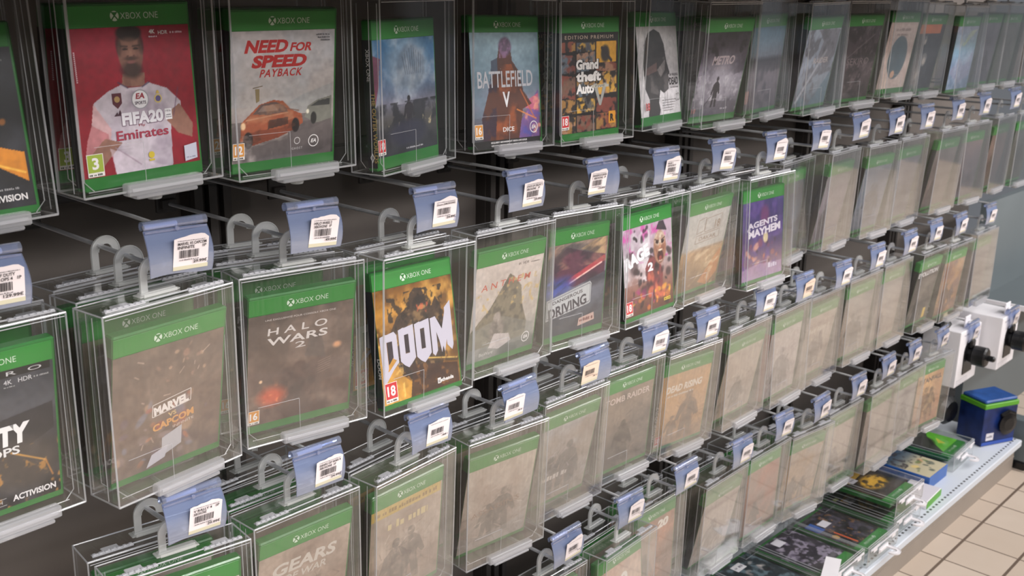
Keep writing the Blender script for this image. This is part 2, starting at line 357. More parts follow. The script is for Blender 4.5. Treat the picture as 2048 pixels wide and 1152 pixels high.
@cover
def pale_cars(a, k):
    a.grad([(0,(52,48,52)),(.16,(84,78,80)),(.30,(150,140,138)),(.42,(176,168,164)),(1,(190,184,186))]); a.cloud(40,(170,176,184),.45,.7,.5,mask=(a.Z>60)); a.poly([(60,56),(90,70),(128,80),(128,50),(60,48)],(150,156,158),.5)
    a.poly([(0,44),(128,50),(128,0),(0,0)],(96,88,88),.8); a.cloud(14,(64,58,60),.5,.7,.6,ax=.25,rot=12,mask=(a.Z<40)); a.cloud(8,(190,176,168),.62,.8,.6,ax=.2,rot=10,mask=(a.Z<48)*(a.X<70))
    o=(150,80,54); a.poly([(10,24),(12,44),(22,52),(34,62),(52,66),(64,64),(74,54),(88,48),(90,38),(76,30),(50,26),(26,20)],o); a.poly([(26,52),(36,62),(54,64),(66,58),(70,52),(44,50)],(92,74,70)); a.poly([(32,54),(38,60),(52,61),(58,54)],(150,130,122),.6)
    a.poly([(14,30),(34,34),(60,34),(84,40),(86,34),(58,24),(26,18),(14,22)],(120,60,42)); a.poly([(44,34),(70,38),(70,46),(46,44)],(70,46,40)); a.ell(20,24,6,9,(30,26,28),.2); a.ell(80,36,5,8,(30,26,28),.2); a.ell(14,40,3,4,(226,190,150),.5); a.line((18,46),(70,51),1.2,(190,140,110)); a.cloud(12,(176,130,100),.5,.7,.5,mask=a.pm([(10,40),(34,60),(66,62),(88,46),(60,40)])); a.cloud(8,(84,46,34),.5,.68,.6,mask=a.pm([(10,24),(12,44),(50,50),(90,46),(90,38),(26,20)])); a.line((66,56),(84,52),1.2,(110,80,70))
    a.poly([(92,44),(96,56),(108,62),(128,66),(128,40),(108,36)],(120,120,112)); a.poly([(100,56),(110,61),(126,63),(126,56)],(60,62,62)); a.ell(104,42,4,7,(40,40,40),.2); a.ell(96,50,2,2.5,(226,220,200),.5); a.cloud(18,(206,196,190),.55,.8,.6,mask=(a.Z<30)*(a.X<50))
    r=(176,40,40); k.text('NEED',16,117,13.5,r,w=52,al='l',shear=.3,off=.045); k.text('FOR',72,117.5,9.5,r,w=28,al='l',shear=.3,off=.035); k.text('SPEED',24,101,13.5,r,w=68,al='l',shear=.3,off=.05); k.text('PAYBACK',34,91,8.5,r,w=53,al='l',shear=.3,off=.02,sp=1.15)
    k.line((26,80),(38,82),.8,(110,96,70)); k.pl([(29,79),(34,79),(34,66),(30,64)],(140,124,90)); ea(k,104,16,7); k.text('GHOST',82,8,2.6,(200,196,196),w=14,sp=1.4); k.ring(82,18,4,.8,(200,196,196)); badge(k,'12',1,4,.95); k.scribble(106,134,124,1.6,(90,90,96),4); k.scribble(108,131,124,1.6,(90,90,96),6); k.scribble(112,128,124,1.6,(90,90,96),8)
@cover
def blue_dome(a, k):
    a.grad([(0,(40,44,52)),(.3,(70,68,66)),(.45,(104,104,120)),(.7,(84,120,160)),(1,(52,104,146))]); a.ell(70,108,44,36,(150,170,190),.5,.7); a.ell(78,104,30,28,(112,130,150),.2,.9); a.cloud(24,(190,196,206),.5,.75,.6,mask=(a.Z>60)); a.poly([(0,60),(10,90),(14,118),(0,122)],(120,30,52),.7)
    for i in range(9): a.line((60+i*5,130-abs(i-4)*3),(66+i*4,96),.9,(70,80,96),.8)
    a.cloud(14,(36,38,44),.45,.6,.9,mask=(a.Z<64)); a.cloud(9,(196,180,140),.62,.75,.8,mask=(a.Z<60)*(a.Z>30)); a.figure(70,24,46,(36,34,40)); a.ell(66,24,40,16,(40,42,60),.4,.8); badge(k,'18',2,3,1); k.scribble(60,4,96,2.2,(170,170,176),5)
@cover
def silhouette_v(a, k):
    a.grad([(0,(40,26,24)),(.3,(120,110,128)),(.6,(134,160,178)),(1,(138,164,176))]); a.cloud(40,(96,124,140),.45,.7,.6,ax=.5); a.poly([(70,0),(128,66),(128,0)],(120,80,150),.8); a.poly([(86,44),(128,60),(128,36)],(206,96,120),.8); a.cloud(12,(70,80,170),.5,.7,.8,mask=(a.X>78)*(a.Z<34)); a.cloud(8,(220,150,130),.6,.75,.8,mask=(a.X>80)*(a.Z<56))
    a.poly([(18,0),(16,30),(28,58),(38,78),(40,98),(50,108),(54,124),(74,126),(78,104),(90,90),(98,64),(114,46),(96,40),(86,0)],(84,46,34)); a.cloud(18,(160,82,40),.45,.7,.8,mask=a.pm([(40,0),(52,80),(56,100),(76,100),(92,70),(84,0)])); a.cloud(10,(50,34,52),.45,.62,.9,mask=a.pm([(18,0),(16,30),(28,58),(40,98),(48,98),(46,40),(40,0)]))
    a.ell(65,122,12,12,(92,72,96),.3); a.cloud(7,(150,110,150),.5,.7,.8,mask=a.pm([(54,108),(54,134),(78,134),(78,108)])); a.poly([(36,84),(38,104),(50,108),(50,90)],(70,80,100)); a.line((84,40),(122,26),1.4,(230,140,60)); a.line((92,66),(118,28),2,(196,104,50),.8)
    k.text('BATTLEFIELD',64,70,21,(206,206,214),w=106,off=.012); k.text('V',64,44,20,(226,224,228),w=14,off=.03); k.text('DICE',66,12,6,WHT,w=22,off=.02); ea(k,116,15,8); badge(k,'16',2,5,1)
    k.rect(0,-8,128,2,BLK); k.text('REQUIERT ABONNEMENT XBOX LIVE GOLD',66,-2.4,2.6,WHT,w=70,off=.03); k.text('VEREIST XBOX LIVE GOLD-LIDMAATSCHAP',66,-6.6,2.6,WHT,w=70,off=.03)
@cover
def panel_grid(a, k):
    a.C[:] = (18,16,18); r = random.Random(4)
    cols = [(110,84,70),(150,110,60),(70,74,84),(196,150,60),(120,60,50),(96,108,120),(160,120,96),(60,52,60)]
    xs=[0,34,78,128]; zs=[0,26,50,84,112,128]
    for i in range(3):
        for j in range(5):
            x0,x1,z0,z1=xs[i]+1.2,xs[i+1]-1.2,zs[j]+1.2,zs[j+1]-1.2; q=r.uniform(-4,4); P=[(x0,z0),(x1,z0+q),(x1,z1+q),(x0,z1)]; m=a.pm(P); a.mix(m,r.choice(cols)); a.cloud(10,r.choice(cols),.45,.6,.9,mask=m); a.cloud(7,(26,24,28),.52,.64,.9,mask=m)
    a.mix(a.pm([(80,98),(126,98),(126,128),(80,128)]),(206,152,50)); a.ell(100,110,10,12,(50,46,44),.4); a.line((92,118),(114,100),5,(44,40,42)); a.rect=None
    k.rect(0,129,128,140,(20,18,18)); k.text('EDITION PREMIUM',64,131.5,5,(190,170,150),w=108,sp=1.3)
    for t,z,wd in (('Grand',88,50),('theft',71,56),('Auto',54,40)):
        k.text(t,33,z,15.5,BLK,w=wd+3,al='l',off=.11); k.text(t,34,z+.6,14.5,(230,226,224),w=wd,al='l',off=.05)
    k.pl([(72,68),(80,68),(88,44),(96,68),(104,68),(90,36),(86,36)],(150,150,146)); k.rect(68,62,108,66,(176,172,160)); k.text('FIVE',88,62.7,2.6,(40,40,40),w=22)
    k.rect(108,8,124,26,(206,140,40)); k.text('R',116,11,11,BLK,w=9,off=.06); badge(k,'18',2,6,1.05)
@cover
def grey_head(a, k):
    a.grad([(0,(206,202,206)),(.3,(196,192,196)),(1,(178,174,174))]); a.cloud(30,(160,156,156),.5,.8,.4)
    h=(50,46,46); a.poly([(24,0),(30,26),(18,44),(16,84),(22,112),(36,130),(56,136),(74,130),(86,112),(90,92),(92,84),(100,66),(95,62),(98,54),(94,48),(94,40),(82,32),(70,30),(66,14),(60,0)],h); a.cloud(14,(96,90,90),.5,.72,.8,mask=a.pm([(24,40),(20,84),(86,92),(96,62),(94,40),(66,30)])); a.poly([(60,72),(88,88),(84,70),(70,60)],(180,172,170),.5); a.poly([(22,74),(60,84),(58,70),(24,64)],(150,110,104),.5); a.cloud(12,(36,32,32),.4,.6,.9,mask=(a.Z>90)*a.pm([(16,84),(22,112),(36,130),(74,130),(90,92)]))
    a.poly([(66,0),(60,20),(66,40),(78,34),(100,42),(128,40),(128,0)],(216,212,216)); a.line((82,36),(82,20),1,(70,64,66)); a.line((78,36),(78,26),1,(70,64,66)); a.line((88,36),(88,12),.8,(70,64,66))
    k.text('THE WALKING',112,60,4.6,(60,56,58),w=30,off=.02); k.text('DEAD',112,46,12,(44,40,42),w=30,off=.04); k.scribble(100,41,126,2,(110,106,108),6)
    for i in range(5): k.scribble(70,22-i*4,116-i*4,1.6,(120,116,118),i)
    k.ring(119,26,6,1,(90,86,88)); k.text('18',18,10,12,(190,60,60),w=12,off=.03)
@cover
def snow_figure(a, k):
    a.grad([(0,(84,80,92)),(.35,(150,146,158)),(.6,(120,114,130)),(.85,(62,58,68)),(1,(44,42,50))]); a.ell(66,58,44,40,(176,172,184),.8,.7); a.cloud(20,(64,60,74),.48,.66,.85,mask=1-np.exp(-((a.X-64)/40)**2)); a.cloud(8,(200,196,206),.6,.75,.6,mask=(a.Z<70)); a.poly([(0,0),(40,26),(128,20),(128,0)],(96,92,104),.7); a.figure(60,14,52,(44,42,52),.9); a.line((52,36),(32,14),1.4,(54,52,62)); a.cloud(10,(36,36,42),.5,.62,.8,mask=(a.Z>100))
    k.text('METRO',64,86,15,(206,190,196),w=62,shear=.2,off=.035); k.text('EXODUS',64,78,4.6,(180,166,174),w=42,sp=1.6); k.scribble(84,8,104,4,(180,176,186),3); k.text('18',8,6,8,(190,110,110),w=10)
@cover
def blue_block(a, k):
    a.grad([(0,(92,86,96)),(.45,(120,112,122)),(.6,(56,54,66)),(.66,(130,140,156)),(.8,(120,144,164)),(1,(74,112,134))]); a.cloud(18,(66,62,72),.5,.65,.8,mask=(a.Z<80)); k.rect(0,12,12,34,(206,150,140))
@cover
def pale_peak(a, k):
    a.grad([(0,(96,112,124)),(.3,(130,138,150)),(.7,(156,166,184)),(1,(170,180,198))]); a.poly([(40,140),(70,120),(60,90),(90,70),(128,90),(128,140)],(110,104,112),.7); a.cloud(16,(90,88,96),.5,.65,.8); a.line((10,10),(90,100),7,(178,180,190),.7); a.poly([(60,0),(128,60),(128,0)],(84,110,124),.7); k.text('RAIDER',76,78,10,(190,176,174),w=60,off=.02)
@cover
def dusk_dark(a, k):
    a.grad([(0,(64,58,62)),(.5,(78,68,74)),(1,(70,64,72))]); a.cloud(20,(46,42,48),.45,.62,.9); a.line((20,80),(110,124),2,(130,120,126),.7); a.cloud(9,(120,108,112),.6,.75,.6); k.text('SEKIRO',64,66,13,(120,106,110),w=84,off=.0)
@cover
def beige_oval(a, k):
    a.C[:] = (188,166,158); a.cloud(30,(206,188,180),.4,.7,.6); a.ell(66,66,42,46,(64,86,96),.06); a.cloud(20,(50,70,82),.5,.7,.6,mask=np.clip(1-np.hypot((a.X-66)/42,(a.Z-66)/46),0,.1)*10); a.ell(60,30,10,8,(196,150,120),.4); a.poly([(10,0),(10,34),(40,26),(60,6),(110,0)],(196,176,168),.8); k.scribble(30,122,100,6,(150,128,122),3); k.scribble(40,112,90,5,(150,128,122),5)
@cover
def orange_strip(a, k):
    a.C[:] = (38,42,52); a.cloud(20,(60,64,74),.5,.7,.8); a.mix(((a.Z>120)*(a.X<110)).astype(float),(196,104,52))
    for x,z,r in ((40,106,10),(58,64,15),(40,34,16),(46,10,11)): a.ell(x,z,r,r,(110,110,112),.2); a.ell(x+2,z-3,r*.5,r*.55,(176,168,160),.5)
@cover
def ice_blue(a, k):
    a.grad([(0,(110,130,156)),(.35,(126,150,184)),(.6,(140,178,206)),(.72,(150,184,200)),(1,(140,142,166))]); a.poly([(30,118),(60,104),(80,128),(128,134),(90,112),(60,96),(28,100)],(186,196,160),.8); a.poly([(0,40),(50,70),(80,50),(128,90),(128,30),(60,10)],(150,150,176),.7); a.cloud(16,(176,190,214),.5,.7,.7); a.line((30,0),(100,90),4,(186,196,216),.6)
@cover
def ops_dark(a, k):
    a.grad([(0,(26,24,26)),(.3,(40,38,40)),(.7,(64,66,72)),(1,(50,52,58))]); a.cloud(26,(84,84,90),.5,.75,.6); a.poly([(0,60),(40,76),(80,92),(128,98),(128,70),(60,40),(0,44)],(34,33,36),.8); a.figure(10,44,74,(30,28,30),1.5); a.cloud(10,(130,80,52),.6,.72,.8,mask=(a.X<40)*(a.Z>80)*(a.Z<112)); a.ell(98,40,34,26,(72,64,58),.6,.8); a.cloud(9,(170,120,60),.6,.7,.85,mask=(a.X>60)*(a.Z<60)); a.line((86,56),(118,38),1.6,(190,140,70)); a.line((118,38),(124,20),1.4,(176,120,60)); a.line((0,24),(66,2),3,(60,46,34)); a.line((0,22),(34,14),1.4,(190,140,70))
    k.rect(0,133,128,141,(24,24,26)); k.text('P  R  O',68,134.6,4,(190,188,190),w=52,al='l'); k.text('4K',88,126,4.6,(206,204,206)); k.scribble(84,123,94,1.2,(160,160,160),3); k.text('HDR',104,126,4.4,(206,204,206)); k.scribble(112,127,126,1.8,(150,150,150),5)
    k.text('CALL OF',6,84,9,WHT,w=54,al='l',off=.03); k.text('DUTY',42,64,21,(226,224,224),w=62,al='l',shear=.05,off=.06); k.text('BLACK OPS',8,54,8.5,(216,214,214),w=86,al='l',off=.02); k.text('ACTIVISION',84,5,6.5,WHT,w=42,al='l',off=.03); k.text('TREYARCH',44,6,3.4,(200,200,200),w=30,al='l',sp=1.2); k.line((42,4),(78,4),.4,(200,200,200)); k.line((42,11),(78,11),.4,(200,200,200)); k.ring(38,7,3,.8,(200,200,200)); k.text('INTERNET',52,-5,2.8,(180,180,180),w=20)
@cover
def hero_crowd(a, k):
    a.grad([(0,(96,80,74)),(.4,(108,88,76)),(1,(104,88,78))]); a.cloud(24,(126,106,92),.45,.7,.7); a.blobs(46,[(170,110,80),(150,132,130),(110,92,100),(186,150,120),(160,84,70),(120,120,134)],2,8,(6,10,122,76),21,.75); a.blobs(12,[(196,160,130),(170,130,110)],2,5,(50,96,110,134),8,.7)
    for i in range(12):
        r=random.Random(i); x,z=r.uniform(10,118),r.uniform(20,130); a.line((x,z),(x+r.uniform(-9,9),z+r.uniform(-7,7)),1,(206,180,160),.7)
    k.line((46,60),(92,66),.8,(216,206,200)); k.line((46,74),(92,80),.8,(216,206,200)); k.line((46,60),(46,74),.8,(216,206,200)); k.line((92,66),(92,80),.8,(216,206,200)); k.text('MARVEL',69,63.5,10,(226,216,210),w=42,rot=7,off=.06); k.text('VS',70,55,5,(200,170,120),w=10,rot=7,off=.03); k.text('CAPCOM',72,45,8.5,(206,150,90),w=50,rot=7,off=.04); k.text('INFINITE',84,41,3,(206,190,180),w=26,rot=7)
    k.pl([(58,10),(58,32),(82,40),(82,18)],(176,172,176)); k.pl([(40,2),(46,16),(66,22),(62,8)],(186,182,190))
@cover
def ember_soldier(a, k):
    a.grad([(0,(72,52,46)),(.3,(86,64,56)),(.6,(92,76,68)),(1,(88,76,70))]); a.cloud(30,(138,116,104),.48,.7,.6); a.poly([(70,78),(76,104),(90,106),(98,70)],(88,78,74),.7); a.poly([(0,70),(50,62),(90,72),(128,66),(128,40),(0,40)],(96,78,72),.6); a.ell(62,46,26,22,(76,58,54),.5,.9); a.ell(64,64,9,9,(84,64,58),.3); a.cloud(9,(56,44,44),.5,.64,.8,mask=np.exp(-((a.X-62)/26)**2-((a.Z-44)/26)**2)); a.ell(30,34,16,12,(190,80,52),.9,.9); a.cloud(7,(226,130,80),.58,.7,.9,mask=np.exp(-((a.X-30)/16)**2-((a.Z-32)/14)**2)); a.ell(112,84,5,4,(206,150,110),.9); a.ell(16,56,2,2,(230,190,150),.6)
    for i in range(6): a.line((88,66-i*3),(104,70-i*3),.7,(150,126,112),.7)
    k.text('UNE EXCLUSIVITÉ POUR CONSOLE XBOX ONE',64,131,2.8,(210,200,196),w=88,rot=-1); k.text('H A L O',60,113,9,(212,204,200),w=74,off=.01,shear=.1); k.text('WARS',60,100,9.5,(212,204,200),w=76,shear=.1,off=.02,sp=1.05); k.text('2',64,91,7.5,(206,198,194),w=13,off=.01); badge(k,'16',1,2,.95)
@cover
def gold_letters(a, k):
    a.grad([(0,(120,84,40)),(.2,(150,104,46)),(.5,(146,100,40)),(.8,(176,124,50)),(1,(110,70,26))]); a.cloud(30,(206,160,80),.5,.72,.7); a.cloud(22,(70,44,20),.5,.7,.7)
    a.poly([(24,48),(20,84),(34,104),(52,112),(58,128),(66,134),(78,132),(84,116),(92,106),(100,118),(108,104),(112,70),(108,40),(96,20),(52,18)],(58,44,34)); a.cloud(11,(126,98,64),.52,.68,.85,mask=a.pm([(24,48),(20,84),(52,112),(66,134),(84,116),(108,104),(112,70),(96,20)])); a.cloud(6,(30,24,22),.5,.62,.8,mask=(a.X>20)*(a.X<112)*(a.Z>14)*(a.Z<132)); a.ell(72,118,9,5,(30,24,22),.4); a.ell(76,108,7,3,(190,150,90),.5,.7); a.cloud(7,(206,90,60),.66,.74,.6,mask=(a.Z>100)*(a.Z<116)*(a.X>60)*(a.X<90))
    a.poly([(0,0),(0,40),(20,60),(34,30),(60,10),(60,0)],(206,150,60),.8); a.cloud(9,(236,190,100),.55,.7,.7,mask=(a.X<36)*(a.Z<90)); a.poly([(44,0),(52,40),(128,26),(128,0)],(54,34,28),.85); a.line((58,46),(128,30),5,(70,52,34)); a.line((66,45),(128,32),1.8,(206,170,90)); a.cloud(6,(120,80,40),.6,.72,.8,mask=(a.Z<40)*(a.X>50))
    c=(184,180,194); d=(40,32,40)
    def bar(P,col=c): k.pl(P,col)
    bar([(3,84),(13,86),(13,44),(3,22)]); bar([(3,84),(26,87),(30,82),(30,76),(13,76),(3,76)]); bar([(22,80),(30,80),(30,50),(22,54)]); bar([(3,40),(13,40),(30,54),(30,48),(20,40),(3,22)])
    for x0,t,q in ((33,89,.5),(60,91,2.5)):
        bar([(x0,t-2),(x0+9,t),(x0+9,46),(x0,48)]); bar([(x0+16,t),(x0+25,t+1),(x0+25,48),(x0+16,46)]); bar([(x0,t-2),(x0+25,t+1),(x0+25,t-9),(x0,t-10)]); bar([(x0,56),(x0+25,56),(x0+25,48),(x0+18,42),(x0+12.5,38),(x0+6,42),(x0,48)])
    bar([(87,91),(96,92),(96,48),(91,42),(87,46)]); bar([(96,92),(106,74),(106,52),(103,44),(100,60),(96,72)]); bar([(106,74),(114,98),(114,62),(108,44),(106,52)]); bar([(113,100),(124,108),(124,50),(121,44),(113,52)])
    for x0 in (33,60): k.rect(x0+9.6,57,x0+15.4,79,d)
    k.pl([(13.6,76),(21.6,76),(21.6,56),(13.6,48)],d); badge(k,'18',3,2,1.3); k.text('Bethesda',104,7,5,WHT,w=28,off=.03); k.rect(90,6,95.5,13,(220,216,216)); k.text('id',92.7,7,4.6,BLK,w=3,off=.02)
@cover
def pale_mountain(a, k):
    a.grad([(0,(76,84,80)),(.18,(104,106,100)),(.4,(170,160,150)),(1,(196,182,174))]); a.cloud(40,(206,196,190),.4,.7,.5); a.poly([(0,46),(34,76),(54,104),(66,122),(76,116),(92,100),(98,72),(112,40),(112,20),(0,20)],(112,104,84)); a.cloud(10,(70,66,56),.48,.62,.9,mask=a.pm([(10,46),(34,76),(54,104),(66,122),(92,100),(98,72),(112,30),(40,30)])); a.cloud(7,(190,160,100),.62,.74,.8,mask=(a.Z>70)*(a.Z<118)); a.poly([(0,20),(0,46),(60,60),(128,36),(128,10)],(130,132,126),.5); a.ell(52,40,14,18,(132,124,116),.3); a.ell(50,60,7,8,(150,140,132),.3); a.cloud(7,(84,78,74),.5,.62,.8,mask=np.exp(-((a.X-52)/14)**2-((a.Z-44)/20)**2)); a.poly([(40,16),(48,36),(78,30),(84,18),(60,10)],(190,180,178),.9)
    k.text('A N T H E M',60,106,9,(184,84,64),w=94,shear=.15,rot=2,off=.005); k.text('BioWare',36,6,5,(200,196,190),w=26); ea(k,114,16,8); k.text('4K',84,131,4,(120,110,106)); k.text('HDR',96,131,4,(120,110,106)); k.scribble(106,131,124,1.8,(130,120,116),5)
@cover
def plate_racing(a, k):
    a.grad([(0,(52,56,62)),(.4,(96,100,112)),(.7,(120,116,128)),(1,(150,130,116))]); a.poly([(70,128),(110,140),(128,140),(128,110)],(206,170,120),.8); a.poly([(10,116),(40,134),(90,120),(128,112),(128,84),(60,70),(14,84)],(92,50,70)); a.line((40,78),(124,106),9,(206,70,80),.8); a.line((50,78),(120,100),2.6,(250,200,190)); a.ell(26,74,30,14,(64,80,160),.8,.9,10); a.ell(8,86,8,10,(90,110,190),.8,.8); a.cloud(20,(170,130,110),.5,.66,.6,ax=.3,rot=-30,mask=(a.Z>100)); a.cloud(12,(40,40,52),.5,.68,.6,ax=.3,rot=18)
    g=(176,178,180); k.pl([(2,26),(2,58),(96,74),(100,70),(100,40),(96,38)],g); k.pl([(4,28.5),(4,56),(96,71.5),(98,69),(98,42),(95,40.5)],(120,122,130)); k.pl([(5,30),(5,55),(95,70),(97,68),(97,43),(94,42)],(186,188,190)); k.text('DANGEROUS',48,54,5.4,(60,56,62),w=66,rot=8,off=.02); k.text('DRIVING',50,33,17,(56,54,64),w=84,rot=8.5,off=.03); k.pl([(74,6),(76,18),(110,22),(112,10)],(190,160,150)); k.scribble(78,12,108,5,(110,60,60),4)
@cover
def splatter(a, k):
    a.grad([(0,(84,50,40)),(.3,(130,90,80)),(.6,(170,160,166)),(1,(176,150,170))]); a.cloud(30,(206,200,206),.45,.62,.8,mask=(a.Z>50)*(a.X<70)); a.cloud(18,(190,70,150),.55,.7,.8,mask=(a.Z>80)); a.poly([(64,20),(56,70),(70,90),(92,80),(104,60),(100,16)],(120,56,60)); a.blobs(40,[(40,34,40),(60,44,48),(24,20,26)],3,10,(4,6,124,100),5,.9); a.blobs(22,[(226,170,60),(206,120,60)],2,7,(20,4,124,34),6,.9); a.blobs(14,[(150,50,110),(120,40,90)],2,8,(10,10,80,40),8,.8); a.blobs(10,[(206,110,80)],3,9,(64,20,118,60),9,.7)
    a.poly([(88,128),(96,140),(108,140),(118,122)],(54,46,58)); a.ell(97,98,17,27,(150,108,86),.15); a.ell(97,112,14,11,(200,186,168),.5,.9); a.cloud(7,(120,70,56),.5,.66,.7,mask=np.exp(-((a.X-97)/16)**2-((a.Z-98)/24)**2)); a.ell(90,107,4.2,2.8,(44,30,30),.5,1,-18); a.ell(105,106,4.2,2.8,(44,30,30),.5,1,18); a.line((84,112),(94,108.5),1.8,(70,44,38)); a.line((101,108.5),(111,112),1.8,(70,44,38)); a.poly([(96,106),(99,106),(101,97),(94,97)],(176,132,106),.8)
    a.ell(98,84,7.5,11,(58,20,22),.25); a.ell(98,93,5.5,1.8,(206,190,170),.5); a.ell(98,76,5,1.8,(190,170,150),.5); a.ell(98,80,4,4,(130,56,54),.6); a.line((88,96),(90,80),1.2,(90,54,44)); a.line((108,96),(106,80),1.2,(90,54,44)); a.blobs(9,[(36,30,36)],3,6,(24,112,70,136),3,.9)
    k.text('RAGE',6,74,21,(224,222,226),w=66,al='l',rot=15,off=.06); k.text('2',70,64,14,(224,222,226),w=14,off=.05); badge(k,'18',2,3,1.2); k.rect(104,8,122,13,(206,180,60)); k.scribble(106,9.3,120,2.6,(60,50,30),3)
@cover
def sand_dunes(a, k):
    a.grad([(0,(110,96,72)),(.25,(150,122,88)),(.5,(176,142,104)),(.56,(176,172,166)),(1,(182,180,176))]); a.cloud(26,(120,92,64),.48,.66,.8,ax=.5,rot=25,mask=(a.Z<76)); a.poly([(70,10),(128,70),(128,20),(100,0)],(196,126,72),.7); a.cloud(10,(206,180,146),.6,.75,.7,ax=.4,rot=25,mask=(a.Z<70))
    for x0,z0,x1,z1 in ((36,104,58,128),(60,104,108,128),(36,86,108,100)): 
        for p,q in (((x0,z0),(x1,z0+3)),((x0,z1),(x1,z1+3)),((x0,z0),(x0,z1)),((x1,z0+3),(x1,z1+3))): k.line(p,q,.9,(140,120,104))
    k.text('18',97,108,14,(140,120,104),w=16,off=.02); k.text('DAKAR',72,90,7,(140,120,104),w=52)
@cover
def violet_gang(a, k):
    a.grad([(0,(130,112,140)),(.2,(120,90,110)),(.5,(60,46,100)),(1,(58,48,110))]); a.cloud(20,(96,70,140),.5,.7,.7); a.ell(70,112,14,18,(120,50,100),.6,.7); a.blobs(26,[(190,110,80),(60,40,60),(206,150,130),(120,60,90)],3,9,(10,22,120,66),3,.9); a.ell(74,72,8,10,(206,190,150),.4); a.poly([(0,0),(0,20),(40,26),(128,22),(128,0)],(170,140,170),.7)
    k.text('AGENTS',64,94,11,(214,206,220),w=96,off=.04,rot=3); k.text('OF',20,88,5,(214,206,220),w=10,off=.02); k.text('MAYHEM',70,78,14,(222,214,226),w=104,off=.05,rot=3); k.scribble(84,14,112,9,(206,196,214),2)
def vague(seed, pal, title=None):
    def fn(a, k):
        r = random.Random(seed); a.k = seed * 31 + 5
        p = list(pal); dk = [tuple(int(v * q) for v in p[1]) for q in (.5, .66)]; lt = [tuple(min(238, int(v * 1.22)) for v in p[2])]
        a.grad([(0, p[0]), (.45, p[1]), (1, p[2])]); a.soft(9, p, 16, 44, seed, .6); a.cloud(34, p[3], .36, .78, .6, rot=r.uniform(-40, 40))
        for i in range(2 + seed % 2):
            fx, fh = r.uniform(34, 94), r.uniform(50, 96); zf = r.uniform(0, 14); a.figure(fx, zf, fh, dk[0], 1.3, .7)
            m = np.exp(-((a.X - fx) / (fh * .2)) ** 2) * (a.Z < zf + fh) * (a.Z > zf); a.cloud(11, p[2], .45, .75, .55, mask=m); a.cloud(6, dk[0], .5, .7, .6, mask=m)
        a.poly([(0, 0), (0, r.uniform(14, 34)), (r.uniform(30, 60), r.uniform(10, 22)), (128, r.uniform(18, 40)), (131, 0)], p[0], .5); a.cloud(9, dk[1], .48, .74, .45, ax=.5, rot=r.uniform(-30, 30), mask=(a.Z < 60))
        for i in range(30):
            x, z, g = r.uniform(8, 120), r.uniform(4, 96), r.uniform(3, 16); t = r.uniform(-1.2, 1.2); a.line((x, z), (x + g * math.cos(t), z + g * math.sin(t)), r.uniform(.5, 1.6), r.choice(dk + lt), .45)
        if title: title(k)
    return fn
BG = [(150,132,116),(170,150,134),(178,164,150),(128,108,94)]; GB = [(96,92,96),(120,116,120),(140,138,144),(70,66,72)]
def T(s, z, h, w, c=(206,198,192), **q): return lambda k: k.text(s, 64, z, h, c, w=w, **q)
